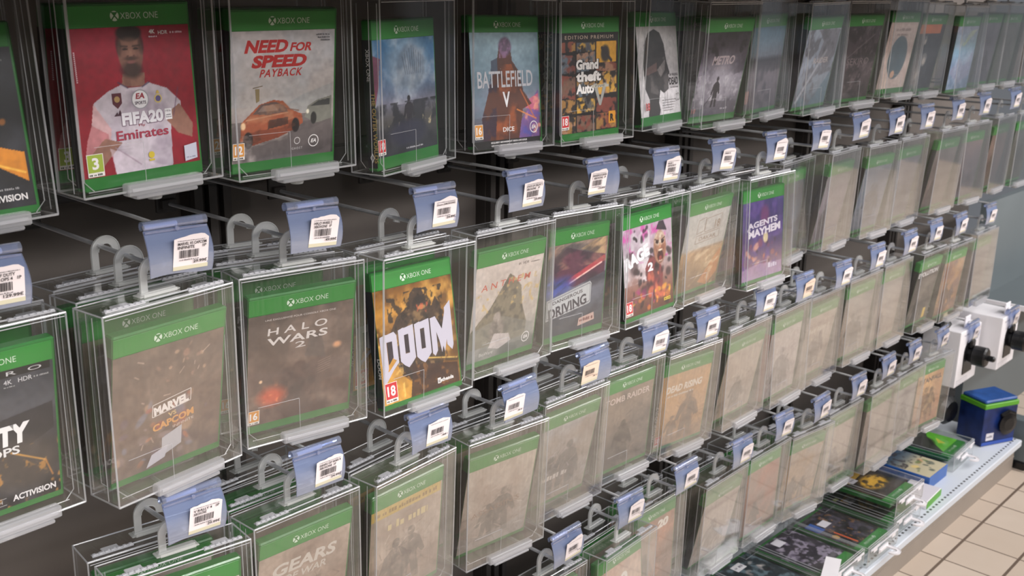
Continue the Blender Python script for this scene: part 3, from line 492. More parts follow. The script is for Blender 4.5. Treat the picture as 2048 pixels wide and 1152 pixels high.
COVERS.update({  # pale beige palettes have the floor reflection's wash painted into the print
 'dark_block': vague(3, [(58,60,66),(64,68,80),(50,48,52),(90,108,126)]), 'grey_pink': vague(4, [(92,84,92),(120,108,118),(110,112,114),(150,136,148)]),
 'blue_grey': vague(5, [(90,92,104),(96,108,130),(110,118,128),(140,140,150)]), 'slate': vague(6, [(70,70,82),(84,84,96),(96,98,110),(120,118,128)]),
 'brown_lines': vague(7, [(100,88,84),(120,106,102),(110,104,104),(76,66,66)]), 'navy_pink': vague(8, [(84,78,88),(60,60,78),(150,118,116),(110,100,106)]),
 'rose_dark': vague(9, [(96,86,84),(130,100,94),(150,124,112),(84,70,70)]), 'green_dark': vague(10, [(64,70,60),(80,84,78),(96,96,96),(48,54,48)]),
 'rally': vague(11, [(150,140,134),(196,182,174),(206,196,190),(150,110,84)]),
 'gear_sky': vague(12, [(120,100,88),(150,128,114),(160,142,128),(186,166,150)], lambda k: (k.text('GEARS',64,106,17,(196,186,176),w=92,shear=.2,off=.03), k.text('OF WAR',66,93,10,(190,180,170),w=64,shear=.2,off=.02))),
 'gold_stripe': vague(13, BG, lambda k: (k.rect(0,126,128,140,(190,160,84)), k.scribble(6,130,120,6,(140,112,60),3), k.scribble(30,104,104,12,(196,176,130),7))),
 'hooded': vague(14, [(150,146,142),(176,162,150),(190,176,162),(140,120,108)], T("ASSASSIN'S",58,9,92,(136,112,96),rot=4)),
 'war_rider': vague(15, [(150,140,128),(160,150,144),(176,174,176),(128,112,98)], lambda k: k.scribble(20,40,84,9,(196,186,178),4)),
 'tomb_climber': vague(16, [(96,88,80),(124,110,98),(140,122,106),(84,76,70)], T('TOMB RAIDER',120,11,116,(196,176,166),off=.02)),
 'zombie_gold': vague(17, [(130,104,80),(166,128,90),(170,136,104),(196,150,96)], lambda k: (k.text('DEAD RISING',62,104,14,(216,204,190),w=96,off=.04,shear=.1), k.scribble(20,96,90,4,(206,194,180),3), badge(k,'18',2,4,1))),
 'pale_plain': vague(18, [(164,146,130),(172,156,142),(176,164,152),(150,132,118)]), 'pale_white': vague(19, [(176,164,160),(196,186,182),(186,176,172),(156,140,134)]),
 'pale_titled': vague(20, [(170,150,136),(180,162,148),(182,168,156),(156,136,122)], lambda k: k.scribble(14,100,112,12,(196,184,170),6)),
 'dark_bar': vague(21, [(160,146,132),(166,152,140),(84,90,96),(140,128,120)]), 'pale_lower': vague(22, [(172,152,138),(176,160,146),(130,130,134),(156,140,130)]),
 'tion': vague(23, [(90,82,66),(70,66,62),(40,38,40),(120,112,104)], lambda k: (k.rect(0,118,128,140,(30,28,30)), k.text('EVOLUTION',64,123,12,(206,204,206),w=116,off=.04), k.rect(96,4,112,30,(206,170,70)))),
 'warm_brawl': vague(24, [(110,70,50),(96,66,56),(110,100,124),(214,160,80)]), 'grey_far': vague(25, GB),
 'lime_band': vague(26, BG), 'twenty_photo': vague(27, [(186,160,146),(196,170,154),(190,168,152),(176,130,110)], lambda k: (k.text('20',64,96,24,(226,220,214),w=44,shear=.15,off=.05), k.rect(44,0,80,88,(150,120,104)))),
 'sport_brown': vague(28, [(120,96,84),(140,110,94),(136,112,98),(190,130,100)], lambda k: k.text('20',92,116,17,(222,212,200),w=34,shear=.2,off=.06)),
 'white_sheet': vague(29, [(196,184,180),(204,192,186),(190,172,160),(176,160,150)]), 'rust_scene': vague(30, [(120,96,84),(140,112,98),(150,124,108),(160,100,80)]),
 'sand_scene': vague(31, [(150,130,112),(160,140,122),(166,150,136),(196,150,100)]), 'pale_a': vague(32, [(176,156,142),(182,164,150),(180,166,154),(160,140,128)]), 'pale_b': vague(33, [(164,148,138),(176,160,150),(170,158,150),(120,108,104)]), 'pale_c': vague(34, [(150,140,136),(160,150,146),(166,160,156),(110,104,104)]),
 'amber_scene': vague(35, [(150,104,76),(190,140,90),(214,176,120),(170,110,80)], lambda k: k.text('TITANFALL',64,116,13,(70,60,56),w=116,off=.03)),
})

# ------------------------------------------------------------------ game boxes
def shell_mesh():
    b = MB(); b.box(-.0675, .0675, .0006, .0140, 0, .170, ch=.0016); return b.mesh('case_shell', GREEN)
SHELL = shell_mesh()
def band_mesh(): b = MB(); b.box(-.0668, .0638, .0001, .0008, .1480, .1670, ch=.0002); return b.mesh('header_band', BAND)
BANDM = band_mesh()
def logo_mesh():
    k = Ink(.0000); c = (206, 222, 204); g = (30, 112, 38)
    k.disc(-17, 157.5, 4.6, c)
    k.line((-20.2,154.2),(-14.2,161),1.3,g); k.line((-13.8,154.2),(-19.8,161),1.3,g); k.pl([(-19,161),(-15,161),(-17,158.6)],g)
    k.text('XBOX ONE', -11, 154.6, 5.8, c, w=41, al='l', off=-.008); return k.mesh('console_logo', INK, True)
LOGO = logo_mesh()
def spine_mesh(name, col, txt=None, tcol=WHT, extra=None):
    """printed spine on the left side face of the box"""
    k = Ink(0.0); k.pl([(0,4),(13,4),(13,148),(0,148)], col)
    if txt: k.text(txt, 9.2, 90 if len(txt) > 6 else 66, 5.6, tcol, al='l', rot=-90, off=.02, w=min(80, 6.2*len(txt)))
    if extra: k.pl([(6.5,10),(9.5,16),(6.5,22),(3.5,16)], WHT); k.pl([(6.5,12.6),(8.2,16),(6.5,19.4),(4.8,16)], col); k.text('XBOX ONE', 4.6, 138, 4.6, WHT, al='l', rot=-90, w=36)
    me = k.mesh(name, INK, True)
    for v in me.vertices: x, y, z = v.co; v.co = (-.0675 + (y - 0) * 1.0 - .00005, .0138 - x, z)
    return me
BOTTOM = {'red_player': 13, 'pale_cars': 12, 'blue_dome': 15, 'panel_grid': 11, 'grey_head': 14, 'snow_figure': 12, 'ember_soldier': 11, 'hero_crowd': 9, 'pale_mountain': 10, 'plate_racing': 11, 'beige_oval': 12}
GAMES = {}
def game_meshes(key, q):
    if key not in GAMES:
        H = 140.0; a = Art(131, H, q); k = Ink(.0002); COVERS[key](a, k); a.grain()
        bot = BOTTOM.get(key, 7.5); zs = (147.5 - bot) / 140; a.Z = a.Z * zs; art = a.mesh('cover_sheet', -67.0, bot, .0003); let = None
        if k.v:
            for i, p in enumerate(k.v): k.v[i] = (p[0] - .0670, p[1], p[2] * zs + bot * .001)
            let = k.mesh('lettering', INK, True)
        GAMES[key] = (art, let)
    return GAMES[key]
SPINES = {'pale_white': (None, (176,52,52)), 'gold_letters': ('DOOM', (24,22,34)), 'blue_dome': ('THE OUTER WORLDS', (34,28,36)), 'zombie_gold': ('DEAD RISING', (26,24,26)), 'hooded': (None, (28,26,28)), 'gold_stripe': (None, (30,27,26)), 'grey_head': (None, (36,32,32)), 'hero_crowd': (None, (60,50,46))}
SPM = {}
def make_game(key, M, label, group, q=1.0, simple=False):
    r = empty('game_box', M); tag(r, label, 'video game', group)
    link('case_shell', SHELL, r); art, let = game_meshes(key, q)
    cs = link('cover_sheet', art, r)
    if let and not simple: link('lettering', let, cs)
    b = link('header_band', BANDM, r)
    if not simple: link('console_logo', LOGO, b)
    if not simple:
        if key not in SPM:
            t, c = SPINES.get(key, (None, (30,29,31))); SPM[key] = spine_mesh('spine_label', c, t, (176,150,90) if key == 'blue_dome' else WHT, key == 'blue_dome')
        link('spine_label', SPM[key], r)
    return r

# ------------------------------------------------------------------ security case
W, H, D = .154, .197, .048
def case_meshes():
    out = {}
    b = MB(); h = W/2; t = .0024
    b.box(-h, h, 0, D, -H, 0, ch=.0014); b.box(-h+t, h-t, t, D-t, -H+t, -t)
    out['shell'] = b.mesh('shell', CLEAR[0])
    b = MB(); e = .0011  # bright tubes standing in for light refracted along the case edges
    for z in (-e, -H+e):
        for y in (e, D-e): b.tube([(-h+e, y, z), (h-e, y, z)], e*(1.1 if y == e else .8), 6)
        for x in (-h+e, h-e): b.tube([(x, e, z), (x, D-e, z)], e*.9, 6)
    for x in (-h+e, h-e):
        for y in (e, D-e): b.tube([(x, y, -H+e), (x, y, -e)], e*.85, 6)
    out['rim'] = b.mesh('edge_highlight', RIM)
    b = MB()   # the tray that holds the box: two inner walls with cut lower corners, and the seam lines of the lid
    for s in (-1, 1):
        x = s*(h-.0075)
        b.tube([(x, .010, -.006), (x, .010, -H+.014), (x - s*.009, .010, -H+.0045)], .00055, 5)
        b.tube([(x, .038, -.006), (x, .038, -H+.014), (x - s*.009, .038, -H+.0045)], .00055, 5)
        b.tube([(s*(h+.0002), .016, -.004), (s*(h+.0002), .016, -H+.004)], .0005, 5)
    b.tube([(-h+.012, .012, -H+.0035), (h-.012, .012, -H+.0035)], .0006, 5)
    out['tray'] = b.mesh('inner_tray', RIM)
    b = MB()   # hinge knuckles
    for cx in (-.047, .047):
        b.box(cx-.022, cx+.022, .006, .0115, .0002, .0014)
        for i in range(7):
            x = cx-.0215+i*.0064; b.box(x, x+.0042, .0055, .0098, .001, .0032, ch=.0006)
        b.box(cx-.010, cx+.008, .010, .018, .0002, .0022, ch=.0006)
    b.tube([(-.069, .0078, .0017), (.069, .0078, .0017)], .0009, 5); b.tube([(-h+.003, -.0001, -.0042), (h-.003, -.0001, -.0042)], .00045, 5)
    out['hinge'] = b.mesh('hinge', HINGE)
    b = MB()   # carrying loop with foot
    arc = []; n = 14
    for i in range(n+1):
        a = math.pi - math.pi*1.08*i/n; arc.append((.0005+.0165*math.cos(a), .0225+.0165*math.sin(a)))
    ins = [(.0005+.0086*math.cos(math.pi-math.pi*1.08*i/n), .0225+.0086*math.sin(math.pi-math.pi*1.08*i/n)) for i in range(n+1)]
    pr = [(-.016, .004)] + arc + ins[::-1] + [(-.0081, .004)]
    b.prism_xz([(x, z) for x, z in pr][::-1], .0250, .0278)
    b.tube([(x, .0245, z) for x, z in [(-.016, .004)] + arc], .0007, 5); b.tube([(x, .0245, z) for x, z in ins], .0007, 5)
    b.box(-.018, .023, .0225, .0300, .0003, .0042, ch=.0008); b.box(-.021, .026, .0200, .0325, .0003, .0020, ch=.0005); b.box(-.017, .022, .0192, .0204, .0003, .0034)
    out['loop'] = b.mesh('hanging_loop', MILKY)
    b = MB()
    b.box(-.034, .050, -.0035, .0075, -H-.0035, -H+.0085, ch=.0012); b.box(-.026, .042, -.0048, .0095, -H-.0068, -H-.003, ch=.001); b.box(-.030, .046, -.0045, -.003, -H+.001, -H+.004)
    out['latch'] = b.mesh('latch_bar', LATCH)
    b = MB(); b.lathe([(.0068, -H-.0125), (.0075, -H-.011), (.0075, -H-.004)], 16, at=(.004, .014, 0)); out['stud'] = b.mesh('latch_stud', MILKY)
    b = MB()
    for p, q in (((-.062, -.150), (-.012, -.150)), ((-.012, -.150), (-.012, -.188))):
        b.box(min(p[0], q[0])-.0002, max(p[0], q[0])+.0002, -.0003, .0002, min(p[1], q[1])-.0002, max(p[1], q[1])+.0002)
    out['sticker'] = b.mesh('clear_sticker', RIM)
    return out
CM = case_meshes()
def make_case(M, label, group, haze, simple=False, white=False):
    r = empty('security_case', M); tag(r, label, 'security case', group)
    link('shell', CM['shell'], r, CLEAR[haze]); link('edge_highlight', CM['rim'], r); link('hinge', CM['hinge'], r)
    lp = link('latch_bar', CM['latch'], r); link('latch_stud', CM['stud'], lp); link('hanging_loop', CM['loop'], r)
    if white:
        for o in list(r.children) + [c for q in r.children for c in q.children]:
            if o.name.split('.')[0] in ('hinge', 'hanging_loop'): o.material_slots[0].link = 'OBJECT'; o.material_slots[0].material = WHITEB
    if not simple: link('inner_tray', CM['tray'], r); link('clear_sticker', CM['sticker'], r)
    return r

# ------------------------------------------------------------------ price tags
def holder_meshes(kind):
    out = {}; b = MB(); n = 8; w_ = .033; vs = []; fs = []; K = 10
    for side in (0, 1):
        for i in range(n+1):
            u = i/n; x = -w_ + 2*w_*u
            for j in range(K+1):
                v = j/K; y = -.004*math.sin(v*math.pi*.9) - .006*v - .003*(u**4)*(1-v) + (.0006 if side else 0)
                xx = x + .0035*v + (.0025*math.sin(v*3) if i == n else 0)
                vs.append((xx, y, -.004 - .046*v + (.0015*math.sin(u*5)*v if kind else 0)))
    q = (n+1)*(K+1)
    for i in range(n):
        for j in range(K):
            a = i*(K+1)+j; fs.append((a, a+K+1, a+K+2, a+1)); fs.append((q+a, q+a+1, q+a+K+2, q+a+K+1))
    for j in range(K):
        for i in (0, n): a = i*(K+1)+j; fs.append((a, a+1, q+a+1, q+a))
    for i in range(n):
        for j in (0, K): a = i*(K+1)+j; fs.append((a, q+a, q+a+K+1, a+K+1))
    sheet = list(vs); b.add(vs, fs); out['sheet'] = b.mesh('sheet', BLUE)
    b = MB(); vs = []; fs = []; m = 14      # rolled top clip, open underneath
    for x in (-w_-.001, w_+.001):
        for k in range(m):
            a = -2.2 + 4.9*k/(m-1)
            for r_ in (.0052, .0044): vs.append((x, .002 + r_*math.sin(a), r_*math.cos(a)))
    for k in range(m-1):
        a = 2*k; e = 2*m; fs += [(a, a+2, e+a+2, e+a), (a+1, e+a+1, e+a+3, a+3), (a, a+1, a+3, a+2), (e+a, e+a+2, e+a+3, e+a+1)]
    b.add(vs, fs); b.box(-w_, w_, -.0034, -.0022, -.0062, -.0040); 
    for i in (0, n):
        b.tube([(vq[0], vq[1] + .0003, vq[2]) for vq in sheet[i*(K+1):(i+1)*(K+1)]], .0006, 5)
    b.lathe([(.0022, -.0012), (.0022, .0004)], 10, 'y', (0, -.0042, -.0036)); out['roll'] = b.mesh('top_roll', TAGROLL)
    return out
HM = [holder_meshes(0), holder_meshes(1)]
def paper_mesh(seed, lines, price, tilt, cream=(228, 218, 218), side=0):
    r = random.Random(seed); k = Ink(0); w2 = 19; x0 = -6 if side == 0 else -32
    top = [(x0, -15)] ; zz = -15
    for i in range(9): zz += r.uniform(-.3, 1.3) if i < 6 else r.uniform(-1.2, .4); top.append((x0 + 4.2*(i+1) - .4, zz + tilt*.02*i))
    P = [(x0, -46), (x0 + 38, -45), (x0 + 38, -16)] + top[::-1][1:]
    k.pl(P, cream); k.rect(x0, -47.5, x0+38, -43.5, tuple(int(v*.93) for v in (214, 208, 180)))
    return k, x0
_pm = {}
def tag_paper(seed, lines, price, detail, side=0, cream=(228, 218, 218)):
    pk, x0 = paper_mesh(seed, lines, price, 0, cream, side)
    pr = Ink(-.0002); r = random.Random(seed + 99); d = (44, 40, 46)
    pr.scribble(x0+4, -17.6, x0+34, .9, (90, 86, 92), seed)
    z = -21.6
    for t in lines:
        pr.text(t, x0+4, z, 3.1, d, al='l', w=min(31, 2.15*len(t)), off=.02); z -= 3.9
    z = min(z, -27.2); bx = x0 + 6; nb = 26 if detail else 12
    while bx < x0 + 27:
        bw = r.choice((.35, .5, .8, 1.1)); pr.rect(bx, z-5.4, bx+bw, z+2.6, d); bx += bw + r.choice((.35, .5, .8))
    pr.scribble(x0+6, z-7.8, x0+27, 1.3, (90, 86, 92), seed+5)
    if price: pr.text(price, x0+36, z-11.6, 3.4, d, al='r', w=2.5*len(price), off=.025)
    else: pr.scribble(x0+26, z-11.4, x0+35, 2.6, d, seed+8)
    return pk.mesh('paper_label', INK, True), pr.mesh('printing', INK, True)
def make_tag(x, y, z, label, seed, lines=(), price=None, detail=True, yaw=0, side=0, cream=(228,218,218)):
    M = Matrix.Translation((x, y, z)) @ RT(yaw, 6, random.Random(seed).uniform(-2, 2))
    r = empty('price_tag', M); tag(r, label, 'price tag', 'blue price tags on the hooks')
    hm = HM[seed % 2]; link('sheet', hm['sheet'], r); link('top_roll', hm['roll'], r)
    p, t = tag_paper(seed, lines, price, detail, side, cream)
    po = link('paper_label', p, r); po.location = (0, -.0105, .0015); po.rotation_euler = (rad(3), rad(random.Random(seed+3).uniform(-2.5, 2.5)), 0)
    link('printing', t, po); return r

# ------------------------------------------------------------------ hooks
YB = .315
def hook_meshes():
    o = {}
    b = MB(); b.tube([(0, YB-.004, 0), (0, .012, 0), (0, .004, .0018), (0, -.001, .006)], [.0026]*3 + [.0024], 8); o['arm'] = b.mesh('lower_arm', WIRE)
    b = MB(); b.tube([(0, YB-.004, .044), (0, .06, .044), (0, .0035, .0432)], .0021, 8); b.tube([(-.017, .002, .0432), (.017, .002, .0432)], .0027, 8, 1); o['upper'] = b.mesh('tag_arm', [WIRE, WHITEB])
    b = MB(); b.box(-.014, .014, YB-.007, YB-.0005, -.012, .060, ch=.0012); b.box(-.010, .010, YB-.0145, YB-.006, -.006, .006, ch=.001); o['plate'] = b.mesh('mounting_plate', RAILM)
    return o
HK = hook_meshes()
def make_hook(x, z, label):
    r = empty('display_hook', Matrix.Translation((x, 0, z))); tag(r, label, 'hook', 'double wire hooks on the rails')
    link('lower_arm', HK['arm'], r); link('tag_arm', HK['upper'], r); link('mounting_plate', HK['plate'], r); return r

# ------------------------------------------------------------------ the rows
# key, x, y, z, yaw, lean, roll, haze, behind, game lean, game yaw, phrase, label text lines, price
R1 = [
 ('orange_dark', .094, .030, .289, 3, -2.5, -1.3, 0, 0, -3.3, -2, 'black cover with orange shape'),
 ('red_player', .265, .011, .306, 4.6, 1.3, -1.3, 0, 1, -2, 3, 'red cover with white-shirted player'),
 ('pale_cars', .432, .012, .302, .5, .2, -.6, 0, 1, 5, 0, 'pale cover with orange racing car'),
 ('blue_dome', .609, .015, .290, 13.7, 0, -.9, 0, 0, -1.9, 2, 'blue cover with pale dome'),
 ('silhouette_v', .7905, .030, .293, -1.5, -1.2, .6, 0, 0, -4, 2, 'grey-blue cover with big letter V'),
 ('panel_grid', .941, .015, .292, -3.3, -2.1, -.4, 0, 1, -.4, 4, 'cover of many small comic panels'),
 ('grey_head', 1.126, .018, .297, 8, 1, .1, 0, 0, -8.5, 0, 'grey cover with dark head profile'),
 ('snow_figure', 1.268, -.004, .290, -.3, 1.4, -.6, 1, 1, 9, -3, 'purple-grey cover with lone figure'),
 ('blue_block', 1.425, .010, .295, 6, .5, -1.1, 1, 0, 4, 0, 'cover with blue top block'),
 ('pale_peak', 1.580, -.008, .291, 2, 1, -1.5, 1, 0, 8.5, 0, 'pale blue cover with dark peak'),
 ('dusk_dark', 1.745, -.006, .294, -3, 1.2, -.6, 1, 0, 7, 0, 'dusky brown cover with pale streak'),
 ('beige_oval', 1.936, -.008, .299, -.4, 2, .1, 1, 0, 6, 0, 'beige cover with teal oval'),
 ('orange_strip', 2.096, -.003, .293, 0, 2.8, .2, 1, 0, 6, 0, 'dark cover with orange strip'),
 ('ice_blue', 2.256, -.020, .288, 1.1, .8, .1, 1, 0, 4, 0, 'light blue icy cover'),
 ('slate', 2.414, -.012, .294, -.5, 2.1, .1, 1, 0, 5, 0, 'slate cover at the far end'),
 ('brown_lines', 2.740, -.004, .292, 0, 1.0, 0, 1, 0, 5, 0, 'streaky brown cover past the dark green one'),
 ('green_dark', 2.575, -.005, .293, 1, 1.5, 0, 1, 0, 5, 0, 'dark green cover near the bay end'),
]
R2 = [
 ('ops_dark', .094, .017, .004, 2.7, .2, -.3, 0, 1, 5.3, 0, 'dark cover with soldiers', ('CALL OF DUTY', 'BLACK OPS 4   1P'), '129.99€'),
 ('hero_crowd', .262, -.007, .004, 7.8, .8, -.4, 1, 2, 9, -3, 'brown cover crowded with figures', ('MARVEL VS CAPCOM', 'INFINITE      1P'), '29.99€'),
 ('ember_soldier', .430, .008, .001, -8.4, .6, -.1, 1, 2, 8.2, 2, 'brown cover with red ember glow', ('HALO WARS 2', 'XBOXONE  1P'), '49.99€'),
 ('gold_letters', .603, -.011, -.003, 1.1, .4, .7, 0, 1, -9, 1, 'golden cover with huge white letters', ('Doom (XBOXONE)',), '24.99€'),
 ('pale_mountain', .763, -.004, 0, -.5, 1, 0, 1, 0, 7, 2, 'pale cover with rocky mountain', ('STATE OF DECAY 2', 'XBOXONE   1P'), '29.99€'),
 ('plate_racing', .923, .004, 0, -2, -1.8, 1.0, 1, 0, 3.8, 1, 'cover with number plate', ('DANGEROUS DRIVIN', '1  XBOXONE  1P'), '19.99€'),
 ('splatter', 1.086, -.005, -.002, -1.3, .6, -1.4, 0, 1, -5.4, 2, 'paint-splattered cover with screaming face', ('RAGE 2', 'XBOXONE 1P'), '39.99€'),
 ('sand_dunes', 1.257, .005, -.002, .9, .8, -1.1, 1, 1, 8.5, 0, 'sandy dune cover', ('DAKAR 18',), None),
 ('violet_gang', 1.414, -.012, -.002, -.3, -2.5, -.3, 1, 1, -1, -2, 'violet cover with white title', (), None),
 ('dark_block', 1.589, .031, .002, 6, .4, -.5, 1, 0, 2, 0, 'dark blue-grey cover'),
 ('grey_pink', 1.746, .012, .007, 5.5, 1.5, .5, 2, 0, 8, 0, 'grey cover with pinkish haze'),
 ('blue_grey', 1.930, .014, .003, .2, .9, .3, 2, 0, 8.5, 0, 'blue-grey cover under a green band'),
 ('slate', 2.100, .019, .002, 1.1, 2.2, 0, 2, 0, 6, 0, 'slate blue cover'),
 ('brown_lines', 2.275, .001, .008, .4, 2.8, .4, 2, 0, 6, 0, 'streaky brown cover'),
 ('navy_pink', 2.445, .006, .010, -1, 0, .2, 2, 0, 5, 0, 'navy and pink cover'),
 ('green_dark', 2.830, .010, .008, 0, 1.0, 0, 1, 0, 5, 0, 'dark green cover past the bay end'),
 ('rose_dark', 2.660, .012, .010, 2.7, 1.8, -.2, 2, 0, 5, 0, 'dark rose cover'),
]
R3 = [
 ('rally', .255, -.005, -.281, -7, 0, .2, 0, 1, 4, 0, 'white cover cut by the picture edge', ('V RALLY 4   1P', 'XBOXONE'), '29.99€'),
 ('gear_sky', .421, .003, -.283, 1.5, 0, .4, 1, 2, 9, -4, 'brown cover with slanted italic title', ('GEARS OF WAR 4', 'XBOXONE  1P'), '24.99€'),
 ('gold_stripe', .591, .003, -.288, 6.5, 1.7, .2, 2, 1, 3, -2, 'cover with golden stripe', (), None),
 ('hooded', .768, .007, -.295, -3.9, 1.4, .1, 2, 1, 8.8, -2, 'bleached cover with thin curved title', (), None),
 ('war_rider', .934, .020, -.288, -.2, 2.6, -.1, 2, 1, 9, -1, 'bleached cover with riders', (), None),
 ('tomb_climber', 1.091, .027, -.282, -1.8, 1.6, 0, 1, 1, 3, 0, 'brown cover with climbing figure', (), None),
 ('zombie_gold', 1.257, .020, -.292, -2.8, 3.2, 0, 2, 1, 3.3, -3, 'orange-brown cover with slanted white title', (), None),
 ('pale_plain', 1.428, .014, -.285, 1.4, 1.3, -.5, 2, 1, 8.5, 0, 'bleached plain beige cover', (), None),
 ('pale_white', 1.602, .022, -.289, 2, -1.0, -.5, 2, 1, 5, 0, 'whitish cover beside a red spine', (), None),
 ('pale_titled', 1.766, .030, -.294, 1.2, .4, .4, 2, 1, 8, 0, 'bleached cover with long pale title', (), None),
 ('dark_bar', 1.923, .020, -.284, -1.0, .5, -1.0, 2, 0, 4, 0, 'cover with dark vertical bar'),
 ('pale_lower', 2.078, .015, -.279, .5, .4, .2, 2, 0, 5, 0, 'grey cover with pale lower half'),
 ('tion', 2.236, -.008, -.275, .3, 2.2, .3, 0, 0, 6, 0, 'black cover with white capitals'),
 ('warm_brawl', 2.394, -.012, -.282, -.6, 2.5, .3, 0, 0, 3, 0, 'dark cover with amber glow'),
 ('grey_far', 2.600, .001, -.284, 0, .2, -.3, 2, 0, 3, 0, 'grey cover at the far end'),
]
R4 = [
 ('lime_band', .872, .002, -.570, .1, 0, 0, 1, 0, 6, 0, 'pale cover cut by the bottom edge', (), None),
 ('twenty_photo', 1.036, -.022, -.566, 4.2, 0, .7, 1, 1, -5, 0, 'beige cover with number twenty and photo', (), None),
 ('sport_brown', 1.196, .030, -.563, .8, .3, 0, 1, 1, 0, 0, 'brown cover with number twenty and sportsman', (), None),
 ('white_sheet', 1.385, .013, -.577, 1.3, 2.6, -.4, 2, 1, 8.5, 0, 'whitish cover in the lowest row', (), None),
 ('rust_scene', 1.541, .010, -.570, -.5, 2, -.6, 1, 1, 0, 0, 'rusty brown cover', (), None),
 ('sand_scene', 1.710, .004, -.580, -6, 3.0, .1, 2, 1, 5, 0, 'sandy cover with bright green band', (), None),
 ('pale_a', 1.872, .010, -.577, -2, 2, -1.0, 2, 0, 4, 0, 'bleached cover with thin brown streaks'),
 ('pale_b', 2.032, -.008, -.568, .6, 0, 0, 2, 0, 4, 0, 'bleached mauve cover'),
 ('pale_c', 2.190, -.004, -.568, -.5, 0, 0, 1, 0, 4, 0, 'greyish bleached cover'),
 ('amber_scene', 2.356, -.006, -.574, -6, 1.8, 0, 0, 0, 0, 0, 'amber cover with dark capitals'),
]
ROWN = ['top row', 'second row', 'third row', 'lowest hanging row']
TAGX = {1: [None, .279,.438,.617,.777,.944,1.098,1.259,1.437,1.596,1.761,1.926,2.067,2.24,2.408,2.74,2.577],
        2: [.272,.432,.609,.775,.940,1.094,1.248,1.44,1.585,1.737,1.903,2.078,2.223,2.371,2.53],
        3: [.93,1.075,1.245,1.412,1.576,1.717,1.893,2.04,2.187,2.36]}
TAGX[1][0] = .094
ZT = [0, .075, .0745, .0615]
def fit_game(CMx, lean, yaw, dx):
    a = rad(lean); s = math.sin(a)
    if s >= 0: y0 = .0050 + s*.170; dz = 0
    else: y0 = .0060 if lean > -6 else .0045; dz = -s*.014
    y0 += (.0425 - .014 - abs(s)*.170)*.35 if abs(lean) < 7 else 0
    return CMx @ Matrix.Translation((dx, y0, -H + .0032 + dz)) @ Matrix.Rotation(rad(yaw if abs(lean) < 6 else yaw*.3), 4, 'Z') @ Matrix.Rotation(a, 4, 'X')
seed = 100
for ri, rows in enumerate((R1, R2, R3, R4)):
    rn = ROWN[ri]
    for ci, t in enumerate(rows):
        key, x, y, z, yaw, lean, roll, hz, nb, gl, gy, ph = t[:12]; seed += 7
        near = x < 1.5 and not (ri == 3 and x < 1)
        M0 = Matrix.Translation((x, y, z)) @ RT(yaw, lean, roll)
        make_case(M0, 'clear case around the %s, %s' % (ph, rn), 'clear security cases, %s' % rn, hz, simple=x > 2.0)
        dx = {'gold_letters': -.004, 'hero_crowd': .004, 'blue_dome': -.004, 'plate_racing': -.005}.get(key, random.Random(seed).uniform(-.003, .003))
        make_game(key, fit_game(M0, gl, gy, dx), 'boxed game in the %s: %s' % (rn, ph), 'boxed games, %s' % rn, 1.25 if x < .7 and ri < 3 else (1.0 if x < 1.3 else .6))
        for b in range(nb):
            Mb = Matrix.Translation((x + .004*(b+1), y + .058*(b+1) + abs(math.sin(rad(yaw)))*.01, z - .001)) @ RT(yaw*.9, 0, random.Random(seed+b).uniform(-1, 1))
            w1 = ('directly', 'second')[b]
            make_case(Mb, 'clear case hanging %s behind the %s, %s' % (w1, ph, rn), 'clear security cases, %s' % rn, 0, simple=True)
            make_game(key, fit_game(Mb, 4, 0, 0), 'boxed game %s behind the %s, %s' % (w1, ph, rn), 'boxed games, %s' % rn, 1.0 if x < 1.3 else .6)
        lx = (M0 @ Vector((.002, .026, 0))); hx = lx.x
        zh = lx.z + .0282
        make_hook(hx, zh, 'double wire hook holding the %s, %s' % (ph, rn))
        if ri:
            tx = TAGX[ri][ci]; tx = min(max(tx, hx - .015), hx + .015)
            lines = t[12] if len(t) > 12 else (); pr = t[13] if len(t) > 13 else None
            cream = (226, 200, 180) if key in ('war_rider', 'pale_white') else (228, 218, 218)
            make_tag(tx, .001, zh + .0432, 'blue price tag above the %s, %s' % (ph, rn), seed, lines, pr, x < 1.3, side=1 if key in ('hooded', 'plate_racing', 'war_rider') else 0, cream=cream)

# ------------------------------------------------------------------ gondola back, rails, uprights
XE = 2.80
b = MB(); b.box(-1.6, 3.5, .372, .385, -.93, .75); struct('wall_back', b.mesh('wall_back', BACKM))
tn = 0
for i, zr in enumerate((.33, .055, -.235, -.525)):
    tn += 1; b = MB(); b.box(-1.6, XE, YB, YB+.022, zr-.005, zr+.022, ch=.002); b.box(-1.6, XE, YB+.002, YB+.012, zr-.010, zr-.005)
    struct('trim_%d' % tn, b.mesh('rail', RAILM))
for i in range(7):
    x = -.62 + .57*i; tn += 1; b = MB()
    for dx in (-.022, 0, .022): b.box(x+dx-.006, x+dx+.006, YB+.022, .372, -.93, .75)
    b.box(x-.03, x+.03, YB+.034, .372, -.93, .75)
    struct('trim_%d' % tn, b.mesh('upright', RAILM))

# unseen board added overhead to shade the top row
b = MB(); b.box(-1.6, XE, -.36, .372, .38, .42); tn += 1; struct('trim_%d' % tn, b.mesh('added_shade_board', RAILM))
